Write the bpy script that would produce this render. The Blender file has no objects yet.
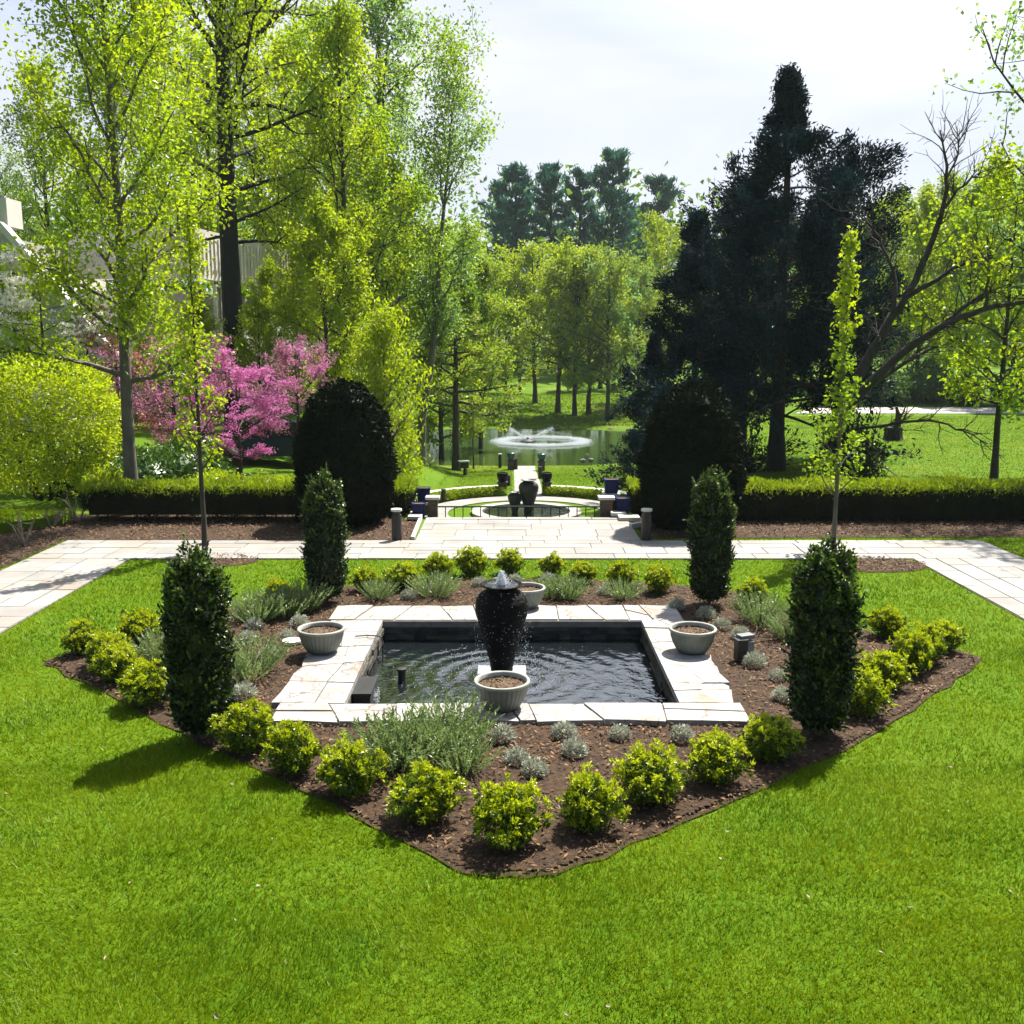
import bpy, math, random
import numpy as np
from mathutils import Vector

PI = math.pi
S = bpy.context.scene
COL = S.collection
R = np.random.default_rng(11)
random.seed(5)

# ------------------------------------------------------------------ camera
F = 1000.0
TH = math.atan(172 / F)
CH = 4.0
cam = bpy.data.cameras.new("camera")
camo = bpy.data.objects.new("camera", cam)
COL.objects.link(camo)
camo.location = (0, 0, CH)
camo.rotation_euler = (PI / 2 - TH, 0, 0)
cam.sensor_fit = 'HORIZONTAL'
cam.sensor_width = 36
cam.lens = 36 * F / 1024
cam.clip_end = 3000
S.camera = camo


def X(px, d, z=0):
    """world x of something seen px pixels across at ground distance d"""
    return (px - 512) / F * (d * math.cos(TH) + (CH - z) * math.sin(TH))


def G(px, py, z=0):
    a = math.atan((py - 512) / F) + TH
    d = (CH - z) / math.tan(a)
    return X(px, d, z), d


# ------------------------------------------------------------------ materials
MATS = {}


def newmat(name):
    m = bpy.data.materials.new(name)
    m.use_nodes = True
    nt = m.node_tree
    nt.nodes.clear()
    out = nt.nodes.new('ShaderNodeOutputMaterial')
    MATS[name] = m
    return m, nt, out


def N(nt, t, **kw):
    n = nt.nodes.new('ShaderNode' + t)
    for k, v in kw.items():
        if k in n.inputs:
            n.inputs[k].default_value = v
        else:
            setattr(n, k, v)
    return n


def mixc(nt, fac, a, b, mode='MIX'):
    n = nt.nodes.new('ShaderNodeMix')
    n.data_type = 'RGBA'
    n.blend_type = mode
    for sock, v in ((n.inputs[0], fac), (n.inputs[6], a), (n.inputs[7], b)):
        if isinstance(v, bpy.types.NodeSocket):
            nt.links.new(v, sock)
        elif isinstance(v, (int, float)):
            sock.default_value = v
        else:
            sock.default_value = (*v, 1)
    return n.outputs[2]


def ramp(nt, sock, a, b):
    n = nt.nodes.new('ShaderNodeMapRange')
    nt.links.new(sock, n.inputs[0])
    n.inputs[1].default_value = a
    n.inputs[2].default_value = b
    return n.outputs[0]


def noise(nt, co, scale, detail=4, rough=.55, dist=0.):
    n = N(nt, 'TexNoise')
    n.inputs['Scale'].default_value = scale
    n.inputs['Detail'].default_value = detail
    n.inputs['Roughness'].default_value = rough
    n.inputs['Distortion'].default_value = dist
    if co is not None:
        nt.links.new(co, n.inputs['Vector'])
    return n.outputs['Fac']


def objco(nt, scale=None):
    t = N(nt, 'TexCoord')
    if scale is None:
        return t.outputs['Object']
    mp = N(nt, 'Mapping')
    mp.inputs['Scale'].default_value = scale
    nt.links.new(t.outputs['Object'], mp.inputs['Vector'])
    return mp.outputs['Vector']


def bump(nt, h, strength, dist=.01):
    b = N(nt, 'Bump')
    b.inputs['Strength'].default_value = strength
    b.inputs['Distance'].default_value = dist
    nt.links.new(h, b.inputs['Height'])
    return b.outputs['Normal']


def pmat(name, c1, c2, scale=4, rough=.7, bs=.3, bscale=30, bd=.01, c3=None, s3=1., metal=0., rnd=0., spec=.5, co_scale=None):
    """two-tone noise material with bump; rnd mixes a per-face random tone"""
    m, nt, out = newmat(name)
    co = objco(nt, co_scale)
    c = mixc(nt, ramp(nt, noise(nt, co, scale), .32, .68), c1, c2)
    if c3:
        c = mixc(nt, ramp(nt, noise(nt, co, s3, 5), .5, .72), c, c3)
    if rnd:
        at = N(nt, 'Attribute')
        at.attribute_name = 'rnd'
        mr = nt.nodes.new('ShaderNodeMapRange')
        nt.links.new(at.outputs['Fac'], mr.inputs[0])
        mr.inputs[3].default_value = 1 - rnd
        mr.inputs[4].default_value = 1 + rnd
        v = N(nt, 'CombineColor')
        for k in range(3):
            nt.links.new(mr.outputs[0], v.inputs[k])
        c = mixc(nt, 1., c, v.outputs[0], 'MULTIPLY')
    p = N(nt, 'BsdfPrincipled')
    nt.links.new(c, p.inputs['Base Color'])
    p.inputs['Roughness'].default_value = rough
    p.inputs['Metallic'].default_value = metal
    p.inputs['Specular IOR Level'].default_value = spec
    if bs:
        nt.links.new(bump(nt, noise(nt, co, bscale, 6, .65), bs, bd), p.inputs['Normal'])
    nt.links.new(p.outputs[0], out.inputs[0])
    return m


def leafmat(name, a, b, trans=.4, gloss=.06, tcol=None, grough=.4, patch=.6, pscale=.8):
    """leaf: diffuse + translucent + a little gloss; tone varies leaf by leaf and clump by clump"""
    m, nt, out = newmat(name)
    at = N(nt, 'Attribute')
    at.attribute_name = 'rnd'
    co = objco(nt)
    pn = ramp(nt, noise(nt, co, pscale, 2), .35, .65)
    f = N(nt, 'Math', operation='MULTIPLY_ADD')
    nt.links.new(pn, f.inputs[0])
    f.inputs[1].default_value = patch
    mu = N(nt, 'Math', operation='MULTIPLY')
    nt.links.new(at.outputs['Fac'], mu.inputs[0])
    mu.inputs[1].default_value = 1 - patch
    nt.links.new(mu.outputs[0], f.inputs[2])
    c = mixc(nt, f.outputs[0], a, b)
    d = N(nt, 'BsdfDiffuse')
    nt.links.new(c, d.inputs['Color'])
    t = N(nt, 'BsdfTranslucent')
    if tcol:
        ct = mixc(nt, .5, c, tcol)
        nt.links.new(ct, t.inputs['Color'])
    else:
        nt.links.new(c, t.inputs['Color'])
    mx = N(nt, 'MixShader')
    mx.inputs[0].default_value = trans
    nt.links.new(d.outputs[0], mx.inputs[1])
    nt.links.new(t.outputs[0], mx.inputs[2])
    g = N(nt, 'BsdfGlossy')
    g.inputs['Roughness'].default_value = grough
    g.inputs['Color'].default_value = (.9, .95, .9, 1)
    m2 = N(nt, 'MixShader')
    m2.inputs[0].default_value = gloss
    nt.links.new(mx.outputs[0], m2.inputs[1])
    nt.links.new(g.outputs[0], m2.inputs[2])
    nt.links.new(m2.outputs[0], out.inputs[0])
    return m


SPRING = (.20, .27, .012)
lm = {
    'grass': leafmat('grass_blades', (.055, .135, .0008), (.215, .28, .0015), .42, .006, patch=.6, pscale=.75),
    'grasstip': leafmat('grass_pale_blades', (.20, .29, .003), (.38, .38, .02), .5, .01, patch=.3),
    'spring': leafmat('spring_leaves', (.26, .36, .004), (.42, .50, .007), .62, .03, pscale=.5),
    'spring2': leafmat('spring_leaves_mid', (.18, .31, .007), (.33, .44, .010), .62, .03, pscale=.4),
    'spring3': leafmat('spring_leaves_soft', (.15, .28, .07), (.26, .38, .09), .6, .03, pscale=.4),
    'olive': leafmat('olive_leaves', (.19, .26, .016), (.33, .41, .028), .6, .03, pscale=.3),
    'wood': leafmat('woodland_leaves', (.07, .16, .018), (.18, .28, .02), .5, .02, pscale=.08),
    'pine': leafmat('pine_needles', (.025, .095, .06), (.055, .17, .105), .35, .04, pscale=.3),
    'dark': leafmat('cedar_foliage', (.003, .009, .010), (.015, .040, .047), .22, .008, pscale=.8),  # blue lens veil over the tree tops is tinted into this colour
    'yew': leafmat('yew_foliage', (.004, .008, .003), (.010, .016, .005), .1, .008, pscale=1.5),
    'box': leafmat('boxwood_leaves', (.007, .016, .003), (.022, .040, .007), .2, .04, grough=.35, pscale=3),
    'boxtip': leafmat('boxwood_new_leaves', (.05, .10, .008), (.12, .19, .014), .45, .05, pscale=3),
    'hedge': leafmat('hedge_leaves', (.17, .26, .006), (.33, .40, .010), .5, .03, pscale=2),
    'hedgeside': leafmat('hedge_shaded_leaves', (.008, .012, .003), (.024, .028, .007), .15, .01, pscale=3),  # darker copy for hedge sides, their shade put into the leaf colour
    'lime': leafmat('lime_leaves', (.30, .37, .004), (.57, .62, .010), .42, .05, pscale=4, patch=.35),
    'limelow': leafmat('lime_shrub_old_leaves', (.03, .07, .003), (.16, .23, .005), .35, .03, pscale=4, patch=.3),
    'lav': leafmat('lavender_leaves', (.13, .20, .055), (.26, .34, .11), .4, .04, pscale=4),
    'silver': leafmat('silver_leaves', (.30, .32, .23), (.52, .54, .44), .2, .04, pscale=5),
    'clip': leafmat('clipped_shrub_leaves', (.28, .38, .005), (.50, .57, .010), .6, .03, pscale=2, patch=.4),
    'pink': leafmat('redbud_blossom', (.44, .09, .30), (.78, .28, .58), .45, .02, pscale=1.2),
    'palepink': leafmat('redbud_faded_blossom', (.30, .13, .16), (.42, .22, .25), .45, .02, pscale=1.2),
    'red': leafmat('maple_red_leaves', (.38, .12, .11), (.56, .26, .20), .45, .03, pscale=1.5),
    'white': leafmat('dogwood_blossom', (.66, .64, .52), (.85, .83, .75), .35, .02, pscale=1.5),
    'shade': leafmat('undergrowth_leaves', (.03, .08, .008), (.09, .17, .012), .4, .05, pscale=1.5),
}
M = {
    'bark': pmat('bark_dark', (.030, .024, .018), (.065, .052, .04), 5, .9, .8, 22, .03, co_scale=(1, 1, .25)),
    'barkgrey': pmat('bark_grey', (.075, .066, .05), (.15, .135, .11), 5, .9, .6, 25, .02, co_scale=(1, 1, .3)),
    'barkblack': pmat('bark_black', (.012, .010, .008), (.028, .023, .018), 5, .9, .8, 22, .03, co_scale=(1, 1, .25)),
    'twig': pmat('twig_brown', (.10, .075, .05), (.17, .13, .09), 9, .9, .3, 40),
    'deadwood': pmat('dead_wood', (.22, .17, .12), (.36, .29, .22), 9, .9, .4, 40),
    'stone': pmat('flagstone', (.20, .192, .18), (.28, .27, .252), 1.1, .85, .35, 14, .008, c3=(.25, .205, .165), s3=.9, rnd=.10),
    'coping': pmat('fieldstone', (.235, .225, .21), (.36, .348, .325), 3.0, .8, .6, 11, .012, c3=(.26, .19, .14), s3=2.6, rnd=.10),
    'mortar': pmat('mortar', (.16, .14, .12), (.24, .22, .19), 8, .95, .4, 50),
    'potglaze': pmat('pot_grey_green', (.13, .145, .12), (.20, .215, .185), 7, .6, .2, 40, .004),
    'potrim': pmat('pot_rim_worn', (.24, .25, .21), (.34, .34, .30), 9, .65, .2, 40, .004),
    'soil': pmat('potting_soil', (.07, .042, .022), (.14, .09, .05), 22, 1., .9, 60, .02),
    'mulch': pmat('bark_mulch_soil', (.020, .010, .0035), (.075, .038, .014), 20, 1., 1., 45, .03),
    'chip': pmat('wood_chips', (.06, .030, .011), (.19, .105, .045), 5, .9, .2, 60, rnd=.75),
    'urn': pmat('urn_glaze', (.002, .002, .002), (.008, .007, .0065), 8, .5, .9, 18, .04, spec=.08),
    'basalt': pmat('basalt', (.012, .012, .013), (.03, .03, .03), 8, .4, .6, 14, .03),
    'granite': pmat('plinth_stone', (.17, .20, .20), (.27, .29, .285), 12, .6, .3, 40),
    'wallstone': pmat('ledge_stone', (.05, .046, .038), (.13, .12, .10), 4, .85, .9, 9, .03, c3=(.075, .065, .035), s3=2, spec=.15, rnd=.45, co_scale=(1, 1, 3.5)),
    'pierstone': pmat('pier_stone', (.055, .038, .026), (.15, .11, .08), 6, .9, .9, 10, .04, co_scale=(1, 1, 2.5)),
    'liner': pmat('pool_liner', (.012, .014, .012), (.03, .034, .026), 3, .8, .2, 20),
    'black': pmat('black_metal', (.008, .008, .009), (.016, .016, .017), 6, .45, .1, 40),
    'greyplastic': pmat('grey_plastic', (.14, .15, .15), (.2, .21, .21), 6, .5, .1, 40),
    'palecap': pmat('pale_cap', (.5, .48, .44), (.62, .6, .56), 6, .7, .2, 30),
    'bluepot': pmat('blue_glaze', (.003, .008, .05), (.006, .014, .085), 5, .5, .1, 20, spec=.2),
    'tealpot': pmat('teal_glaze', (.012, .06, .07), (.03, .10, .11), 5, .35, .1, 20),
    'concrete': pmat('board_concrete', (.36, .335, .31), (.48, .45, .42), 1.0, .85, .3, 8, .02),
    'concretepale': pmat('pale_concrete', (.60, .54, .50), (.72, .66, .62), 1.0, .85, .3, 8, .02),
    'glass': pmat('window_glass', (.03, .03, .028), (.06, .05, .04), 2, .08, 0),
    'carpaint': pmat('car_paint', (.015, .03, .06), (.02, .04, .08), 2, .2, 0),
    'chrome': pmat('light_trim', (.5, .5, .5), (.6, .6, .6), 2, .25, 0, metal=.6),
    'rubber': pmat('tyre_rubber', (.012, .012, .012), (.02, .02, .02), 9, .8, .2, 40),
    'road': pmat('road_gravel', (.36, .33, .29), (.48, .45, .41), .6, .95, .4, 12),
    'rail': pmat('weathered_timber', (.38, .34, .30), (.5, .46, .42), 4, .8, .3, 30),
    'goose': pmat('goose_plumage', (.06, .055, .05), (.2, .19, .18), 14, .8, .2, 60),
}

# leaves seen as droplets / foam
m, nt, out = newmat('white_water')
d = N(nt, 'BsdfDiffuse')
d.inputs['Color'].default_value = (.86, .88, .9, 1)
t = N(nt, 'BsdfTranslucent')
t.inputs['Color'].default_value = (.86, .88, .9, 1)
x_ = N(nt, 'MixShader')
x_.inputs[0].default_value = .5
nt.links.new(d.outputs[0], x_.inputs[1])
nt.links.new(t.outputs[0], x_.inputs[2])
nt.links.new(x_.outputs[0], out.inputs[0])
M['foam'] = m


def add_cracks(m, scale, col, width=.02, strength=.7):
    nt = m.node_tree
    p = next(n for n in nt.nodes if n.type == 'BSDF_PRINCIPLED')
    co = objco(nt)
    nz = N(nt, 'TexNoise')
    nz.inputs['Scale'].default_value = 3.5
    nz.inputs['Detail'].default_value = 5
    nt.links.new(co, nz.inputs['Vector'])
    wv = nt.nodes.new('ShaderNodeMix')
    wv.data_type = 'RGBA'
    wv.inputs[0].default_value = .22
    nt.links.new(co, wv.inputs[6])
    nt.links.new(nz.outputs['Color'], wv.inputs[7])
    vo = N(nt, 'TexVoronoi')
    vo.feature = 'DISTANCE_TO_EDGE'
    vo.inputs['Scale'].default_value = scale
    nt.links.new(wv.outputs[2], vo.inputs['Vector'])
    k = nt.nodes.new('ShaderNodeMapRange')
    nt.links.new(vo.outputs['Distance'], k.inputs[0])
    k.inputs[1].default_value = 0
    k.inputs[2].default_value = width
    k.inputs[3].default_value = strength
    k.inputs[4].default_value = 0
    br = N(nt, 'Math', operation='MULTIPLY')
    nt.links.new(k.outputs[0], br.inputs[0])
    nt.links.new(ramp(nt, noise(nt, co, 1.7, 3), .4, .6), br.inputs[1])
    old = p.inputs['Base Color'].links[0].from_socket
    nt.links.new(mixc(nt, br.outputs[0], old, col), p.inputs['Base Color'])


add_cracks(M['coping'], 4.2, (.10, .065, .045), .045, .9)
add_cracks(M['stone'], .9, (.2, .15, .11), .012, .5)


def ground_mat():
    m, nt, out = newmat('lawn_ground')
    co = objco(nt)
    big = ramp(nt, noise(nt, co, .35, 4), .35, .65)
    fine = ramp(nt, noise(nt, co, 22, 5, .7), .3, .7)
    mid = ramp(nt, noise(nt, co, 2.2, 4), .35, .65)
    c = mixc(nt, big, (.070, .15, .003), (.115, .19, .004))
    c = mixc(nt, mid, c, (.13, .20, .006))
    c2 = mixc(nt, fine, (.045, .11, .004), c)
    # straw-coloured worn grass, broad soft patches
    dry = ramp(nt, noise(nt, co, .13, 5), .56, .74)
    mulf = N(nt, 'Math', operation='MULTIPLY')
    nt.links.new(dry, mulf.inputs[0])
    mulf.inputs[1].default_value = .55
    c3 = mixc(nt, mulf.outputs[0], c2, (.22, .20, .04))
    p = N(nt, 'BsdfPrincipled')
    nt.links.new(c3, p.inputs['Base Color'])
    p.inputs['Roughness'].default_value = .95
    p.inputs['Specular IOR Level'].default_value = .1
    nt.links.new(bump(nt, noise(nt, co, 40, 6, .7), .8, .03), p.inputs['Normal'])
    nt.links.new(p.outputs[0], out.inputs[0])
    return m


M['ground'] = ground_mat()


def water_mat(name, col, rough, bsets, ior=1.33):
    m, nt, out = newmat(name)
    co = objco(nt)
    p = N(nt, 'BsdfPrincipled')
    p.inputs['Base Color'].default_value = (*col, 1)
    p.inputs['Roughness'].default_value = rough
    p.inputs['IOR'].default_value = ior
    h = None
    prev = None
    for sc, st, di in bsets:
        b = N(nt, 'Bump')
        b.inputs['Strength'].default_value = st
        b.inputs['Distance'].default_value = di
        nt.links.new(noise(nt, co, sc, 3, .5, .4), b.inputs['Height'])
        if prev:
            nt.links.new(prev, b.inputs['Normal'])
        prev = b.outputs['Normal']
    nt.links.new(prev, p.inputs['Normal'])
    nt.links.new(p.outputs[0], out.inputs[0])
    return m


M['poolwater'] = water_mat('pool_water', (.006, .009, .010), .03, [(3, .3, .05), (7, .7, .025)], 2.1)
M['pondwater'] = water_mat('pond_water', (.028, .050, .012), .06, [(1.2, .15, .05), (6, .12, .02)], 1.36)


# ------------------------------------------------------------------ mesh building
class MB:
    """collects faces (any size) with a material slot and a random tone each; build() links ONE mesh object"""

    def __init__(s):
        s.V, s.F, s.n = [], [], 0

    def add(s, v, f, mat=0, rnd=None):
        v = np.asarray(v, dtype=np.float64).reshape(-1, 3)
        f = np.asarray(f, dtype=np.int64)
        if rnd is None:
            rnd = R.random(len(f))
        s.V.append(v)
        s.F.append((f + s.n, np.full(len(f), mat), np.broadcast_to(np.asarray(rnd, float), (len(f),))))
        s.n += len(v)
        return s

    def poly(s, pts, mat=0, rnd=None):
        return s.add(pts, [list(range(len(pts)))], mat, rnd)

    def box(s, c, size, rz=0., mat=0, rnd=None, taper=1.):
        hx, hy, hz = size[0] / 2, size[1] / 2, size[2] / 2
        v = []
        for z, k in ((-hz, 1.), (hz, taper)):
            for x, y in ((-hx, -hy), (hx, -hy), (hx, hy), (-hx, hy)):
                v.append((x * k, y * k, z))
        v = np.array(v)
        co, si = math.cos(rz), math.sin(rz)
        v = np.stack([v[:, 0] * co - v[:, 1] * si, v[:, 0] * si + v[:, 1] * co, v[:, 2]], 1) + np.array(c)
        f = [[3, 2, 1, 0], [4, 5, 6, 7], [0, 1, 5, 4], [1, 2, 6, 5], [2, 3, 7, 6], [3, 0, 4, 7]]
        return s.add(v, f, mat, R.random() if rnd is None else rnd)

    def tube(s, pts, rad, k=6, mat=0, cap=True):
        pts = np.asarray(pts, float)
        n = len(pts)
        rad = np.broadcast_to(np.asarray(rad, float), (n,))
        T = np.gradient(pts, axis=0)
        T /= np.linalg.norm(T, axis=1)[:, None] + 1e-9
        ref = np.array([0, 1., 0]) if abs(T[:, 1]).mean() < .8 else np.array([1., 0, 0])
        A = np.cross(T, ref)
        A /= np.linalg.norm(A, axis=1)[:, None] + 1e-9
        B = np.cross(T, A)
        an = np.arange(k) * 2 * PI / k
        ring = pts[:, None, :] + rad[:, None, None] * (A[:, None, :] * np.cos(an)[None, :, None] + B[:, None, :] * np.sin(an)[None, :, None])
        v = ring.reshape(-1, 3)
        i = np.arange(n - 1)[:, None] * k
        j = np.arange(k)[None, :]
        jn = (j + 1) % k
        f = np.stack([i + j, i + jn, i + k + jn, i + k + j], -1).reshape(-1, 4)
        s.add(v, f, mat)
        if cap:
            s.add(ring[0], [list(range(k))], mat)
            s.add(ring[-1], [list(range(k))[::-1]], mat)
        return s

    def lathe(s, prof, k=32, c=(0, 0, 0), mat=0, ribs=0, rib=0., ribz=None, caps=True):
        prof = np.asarray(prof, float)
        an = np.arange(k) * 2 * PI / k
        rr = prof[:, 0][:, None] * np.ones(k)[None, :]
        if ribs:
            w = np.ones(len(prof)) if ribz is None else ((prof[:, 1] >= ribz[0]) & (prof[:, 1] <= ribz[1])).astype(float)
            rr = rr + w[:, None] * rib * np.cos(an * ribs)[None, :]
        v = np.stack([rr * np.cos(an), rr * np.sin(an), np.repeat(prof[:, 1][:, None], k, 1)], -1) + np.array(c)
        n = len(prof)
        i = np.arange(n - 1)[:, None] * k
        j = np.arange(k)[None, :]
        jn = (j + 1) % k
        f = np.stack([i + j, i + jn, i + k + jn, i + k + j], -1).reshape(-1, 4)
        s.add(v.reshape(-1, 3), f, mat)
        if caps:
            s.add(v[0], [list(range(k))[::-1]], mat)
            s.add(v[-1], [list(range(k))], mat)
        return s

    def prism(s, pts, z0, z1, mat=0, rnd=None):
        n = len(pts)
        v = [(p[0], p[1], z0) for p in pts] + [(p[0], p[1], z1) for p in pts]
        r = R.random() if rnd is None else rnd
        base = s.n
        s.V.append(np.array(v, float))
        s.n += 2 * n
        s.F.append((np.array([list(range(n, 2 * n))]) + base, np.array([mat]), np.array([r])))
        q = [[i, (i + 1) % n, n + (i + 1) % n, n + i] for i in range(n)]
        s.F.append((np.array(q) + base, np.full(n, mat), np.full(n, r)))
        return s

    def leaves(s, P, U, L, W, mat=0, rnd=None, fold=.25, nrm=None):
        """one folded four-cornered leaf per point, along U"""
        n = len(P)
        if n == 0:
            return s
        U = U / (np.linalg.norm(U, axis=1)[:, None] + 1e-9)
        if nrm is None:
            nrm = R.normal(size=(n, 3))
        Sd = np.cross(U, nrm)
        Sd /= np.linalg.norm(Sd, axis=1)[:, None] + 1e-9
        Nn = np.cross(Sd, U)
        L = np.broadcast_to(np.asarray(L, float), (n,))[:, None]
        W = np.broadcast_to(np.asarray(W, float), (n,))[:, None]
        a = P - U * L * .5
        b = P + Sd * W * .5 + Nn * W * fold - U * L * .06
        c = P + U * L * .5
        d = P - Sd * W * .5 + Nn * W * fold - U * L * .06
        v = np.stack([a, b, c, d], 1).reshape(-1, 3)
        f = np.arange(4 * n).reshape(n, 4)
        return s.add(v, f, mat, R.random(n) if rnd is None else rnd)

    def mesh(s, name, mats, smooth=False):
        me = bpy.data.meshes.new(name)
        V = np.concatenate(s.V)
        tot = sum(len(f) for f, _, _ in s.F)
        sizes = np.concatenate([np.full(len(f), f.shape[1]) for f, _, _ in s.F])
        loops = np.concatenate([f.ravel() for f, _, _ in s.F])
        me.vertices.add(len(V))
        me.vertices.foreach_set('co', V.astype(np.float32).ravel())
        me.loops.add(len(loops))
        me.loops.foreach_set('vertex_index', loops.astype(np.int32))
        me.polygons.add(tot)
        st = np.concatenate([[0], np.cumsum(sizes)[:-1]])
        me.polygons.foreach_set('loop_start', st.astype(np.int32))
        me.polygons.foreach_set('material_index', np.concatenate([m for _, m, _ in s.F]).astype(np.int32))
        me.polygons.foreach_set('use_smooth', np.full(tot, bool(smooth)))
        me.update(calc_edges=True)
        a = me.attributes.new('rnd', 'FLOAT', 'FACE')
        a.data.foreach_set('value', np.concatenate([r for _, _, r in s.F]).astype(np.float32))
        for m_ in mats if isinstance(mats, (list, tuple)) else [mats]:
            me.materials.append(m_)
        me.validate()
        return me

    def build(s, name, mats, parent=None, smooth=False):
        o = bpy.data.objects.new(name, s.mesh(name, mats, smooth))
        COL.objects.link(o)
        if parent:
            o.parent = parent
        return o


def tag(o, label=None, cat=None, group=None, kind=None):
    if label:
        o['label'] = label
    if cat:
        o['category'] = cat
    if group:
        o['group'] = group
    if kind:
        o['kind'] = kind
    return o


def thing(name, label, cat, loc=(0, 0, 0), rz=0., group=None, scale=1.):
    o = bpy.data.objects.new(name, None)
    COL.objects.link(o)
    o.location = loc
    o.rotation_euler = (0, 0, rz)
    o.scale = (scale,) * 3 if isinstance(scale, (int, float)) else scale
    o.empty_display_size = .2
    return tag(o, label, cat, group)


def part(name, me, parent):
    o = bpy.data.objects.new(name, me)
    COL.objects.link(o)
    o.parent = parent
    return o


def struct(o):
    o['kind'] = 'structure'
    return o


# ------------------------------------------------------------------ world, sun
ELEV = math.radians(58)
SUN = Vector((.57, .82, 0)).normalized() * math.cos(ELEV) + Vector((0, 0, math.sin(ELEV)))
w = bpy.data.worlds.new("World")
S.world = w
w.use_nodes = True
nt = w.node_tree
nt.nodes.clear()
wo = nt.nodes.new('ShaderNodeOutputWorld')
bg = nt.nodes.new('ShaderNodeBackground')
sky = nt.nodes.new('ShaderNodeTexSky')
sky.sky_type = 'NISHITA'
sky.sun_disc = False
sky.sun_elevation = ELEV
sky.sun_rotation = math.atan2(SUN.x, SUN.y)
sky.air_density = 1.0
sky.dust_density = 2.5
tc = nt.nodes.new('ShaderNodeTexCoord')
mp = nt.nodes.new('ShaderNodeMapping')
mp.inputs['Scale'].default_value = (1.0, 1.0, 3.2)
nt.links.new(tc.outputs['Generated'], mp.inputs['Vector'])
cl = ramp(nt, noise(nt, mp.outputs[0], 2.1, 6, .55, .5), .36, .66)
# thin cloud is thickest on the sunward side of the sky and near the horizon
sep = nt.nodes.new('ShaderNodeSeparateXYZ')
nt.links.new(tc.outputs['Generated'], sep.inputs[0])
side = ramp(nt, sep.outputs['Y'], -.1, .55)
cm = N(nt, 'Math', operation='MULTIPLY_ADD')
nt.links.new(cl, cm.inputs[0])
cm.inputs[1].default_value = .14
cm.inputs[2].default_value = .82
cm2 = N(nt, 'Math', operation='MULTIPLY')
nt.links.new(cm.outputs[0], cm2.inputs[0])
nt.links.new(side, cm2.inputs[1])
geo = N(nt, 'VectorMath', operation='DOT_PRODUCT')
nt.links.new(tc.outputs['Generated'], geo.inputs[0])
geo.inputs[1].default_value = tuple(SUN)
# haze round the sun: the cloud veil brightens towards it
aur = nt.nodes.new('ShaderNodeMapRange')
nt.links.new(geo.outputs['Value'], aur.inputs[0])
aur.inputs[1].default_value = .67
aur.inputs[2].default_value = .95
aur.inputs[3].default_value = 1.0
aur.inputs[4].default_value = 2.6
veil = N(nt, 'VectorMath', operation='SCALE')
vc = mixc(nt, cl, (5.4, 6.0, 7.4), (7.0, 7.1, 7.4))
nt.links.new(vc, veil.inputs[0])
nt.links.new(aur.outputs[0], veil.inputs['Scale'])
c = mixc(nt, cm2.outputs[0], sky.outputs[0], veil.outputs[0])
nt.links.new(c, bg.inputs['Color'])
bg.inputs['Strength'].default_value = .056
nt.links.new(bg.outputs[0], wo.inputs[0])

sl = bpy.data.lights.new('sun', 'SUN')
sl.energy = 5.0
sl.angle = math.radians(.5)
sl.color = (1, .95, .86)
so = bpy.data.objects.new('sun', sl)
COL.objects.link(so)
so.rotation_euler = (-SUN).to_track_quat('-Z', 'Y').to_euler()
so.location = (30, 60, 80)

S.view_settings.view_transform = 'Standard'
S.view_settings.look = 'None'
S.view_settings.exposure = 1.35
S.view_settings.gamma = 1
S.cycles.max_bounces = 6
S.cycles.diffuse_bounces = 5
S.cycles.glossy_bounces = 3
S.cycles.transmission_bounces = 4
S.cycles.use_denoising = True
S.cycles.caustics_reflective = False
S.cycles.caustics_refractive = False


# ------------------------------------------------------------------ terrain
def sm(a, b, x):
    t_ = np.clip((x - a) / (b - a), 0, 1)
    return t_ * t_ * (3 - 2 * t_)


def terr(x, y):
    x = np.asarray(x, float)
    y = np.asarray(y, float)
    wid = 5 * sm(44, 58, y)
    a = sm(26, 33, y)
    l0, l1 = -2.3 + a * -5.7 - wid, -2.0 + a * -.9 - wid
    r0, r1 = 2.7 + a * 3.3 + wid, 3.0 + a * 6.5 + wid
    v = sm(l0, l1, x) * (1 - sm(r0, r1, x))
    drop = -1.2 * sm(22.3, 22.42, y) - .8 * sm(24.2, 24.4, y) - .55 * sm(40, 52, y) + 1.2 * sm(77, 100, y) + 1.8 * sm(100, 140, y)
    z = v * np.minimum(drop, 0.6)
    z = z + .8 * sm(28, 50, y) * sm(-8, -22, x) + 1.2 * sm(57, 75, y) * sm(14, 22, x)
    z = z + 1.1 * sm(-2.2, -6.8, x) * sm(37, 42, y) * (1 - sm(50, 56, y)) * (x > -12)
    e = np.sqrt((x / 13.5) ** 2 + ((y - 65) / 12.2) ** 2)
    k = 1 - sm(1.0, 1.35, e)
    z = z * (1 - k) + np.minimum(z, -2.6) * k
    return z - 1.0 * (1 - sm(.8, 1.0, e))


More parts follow.
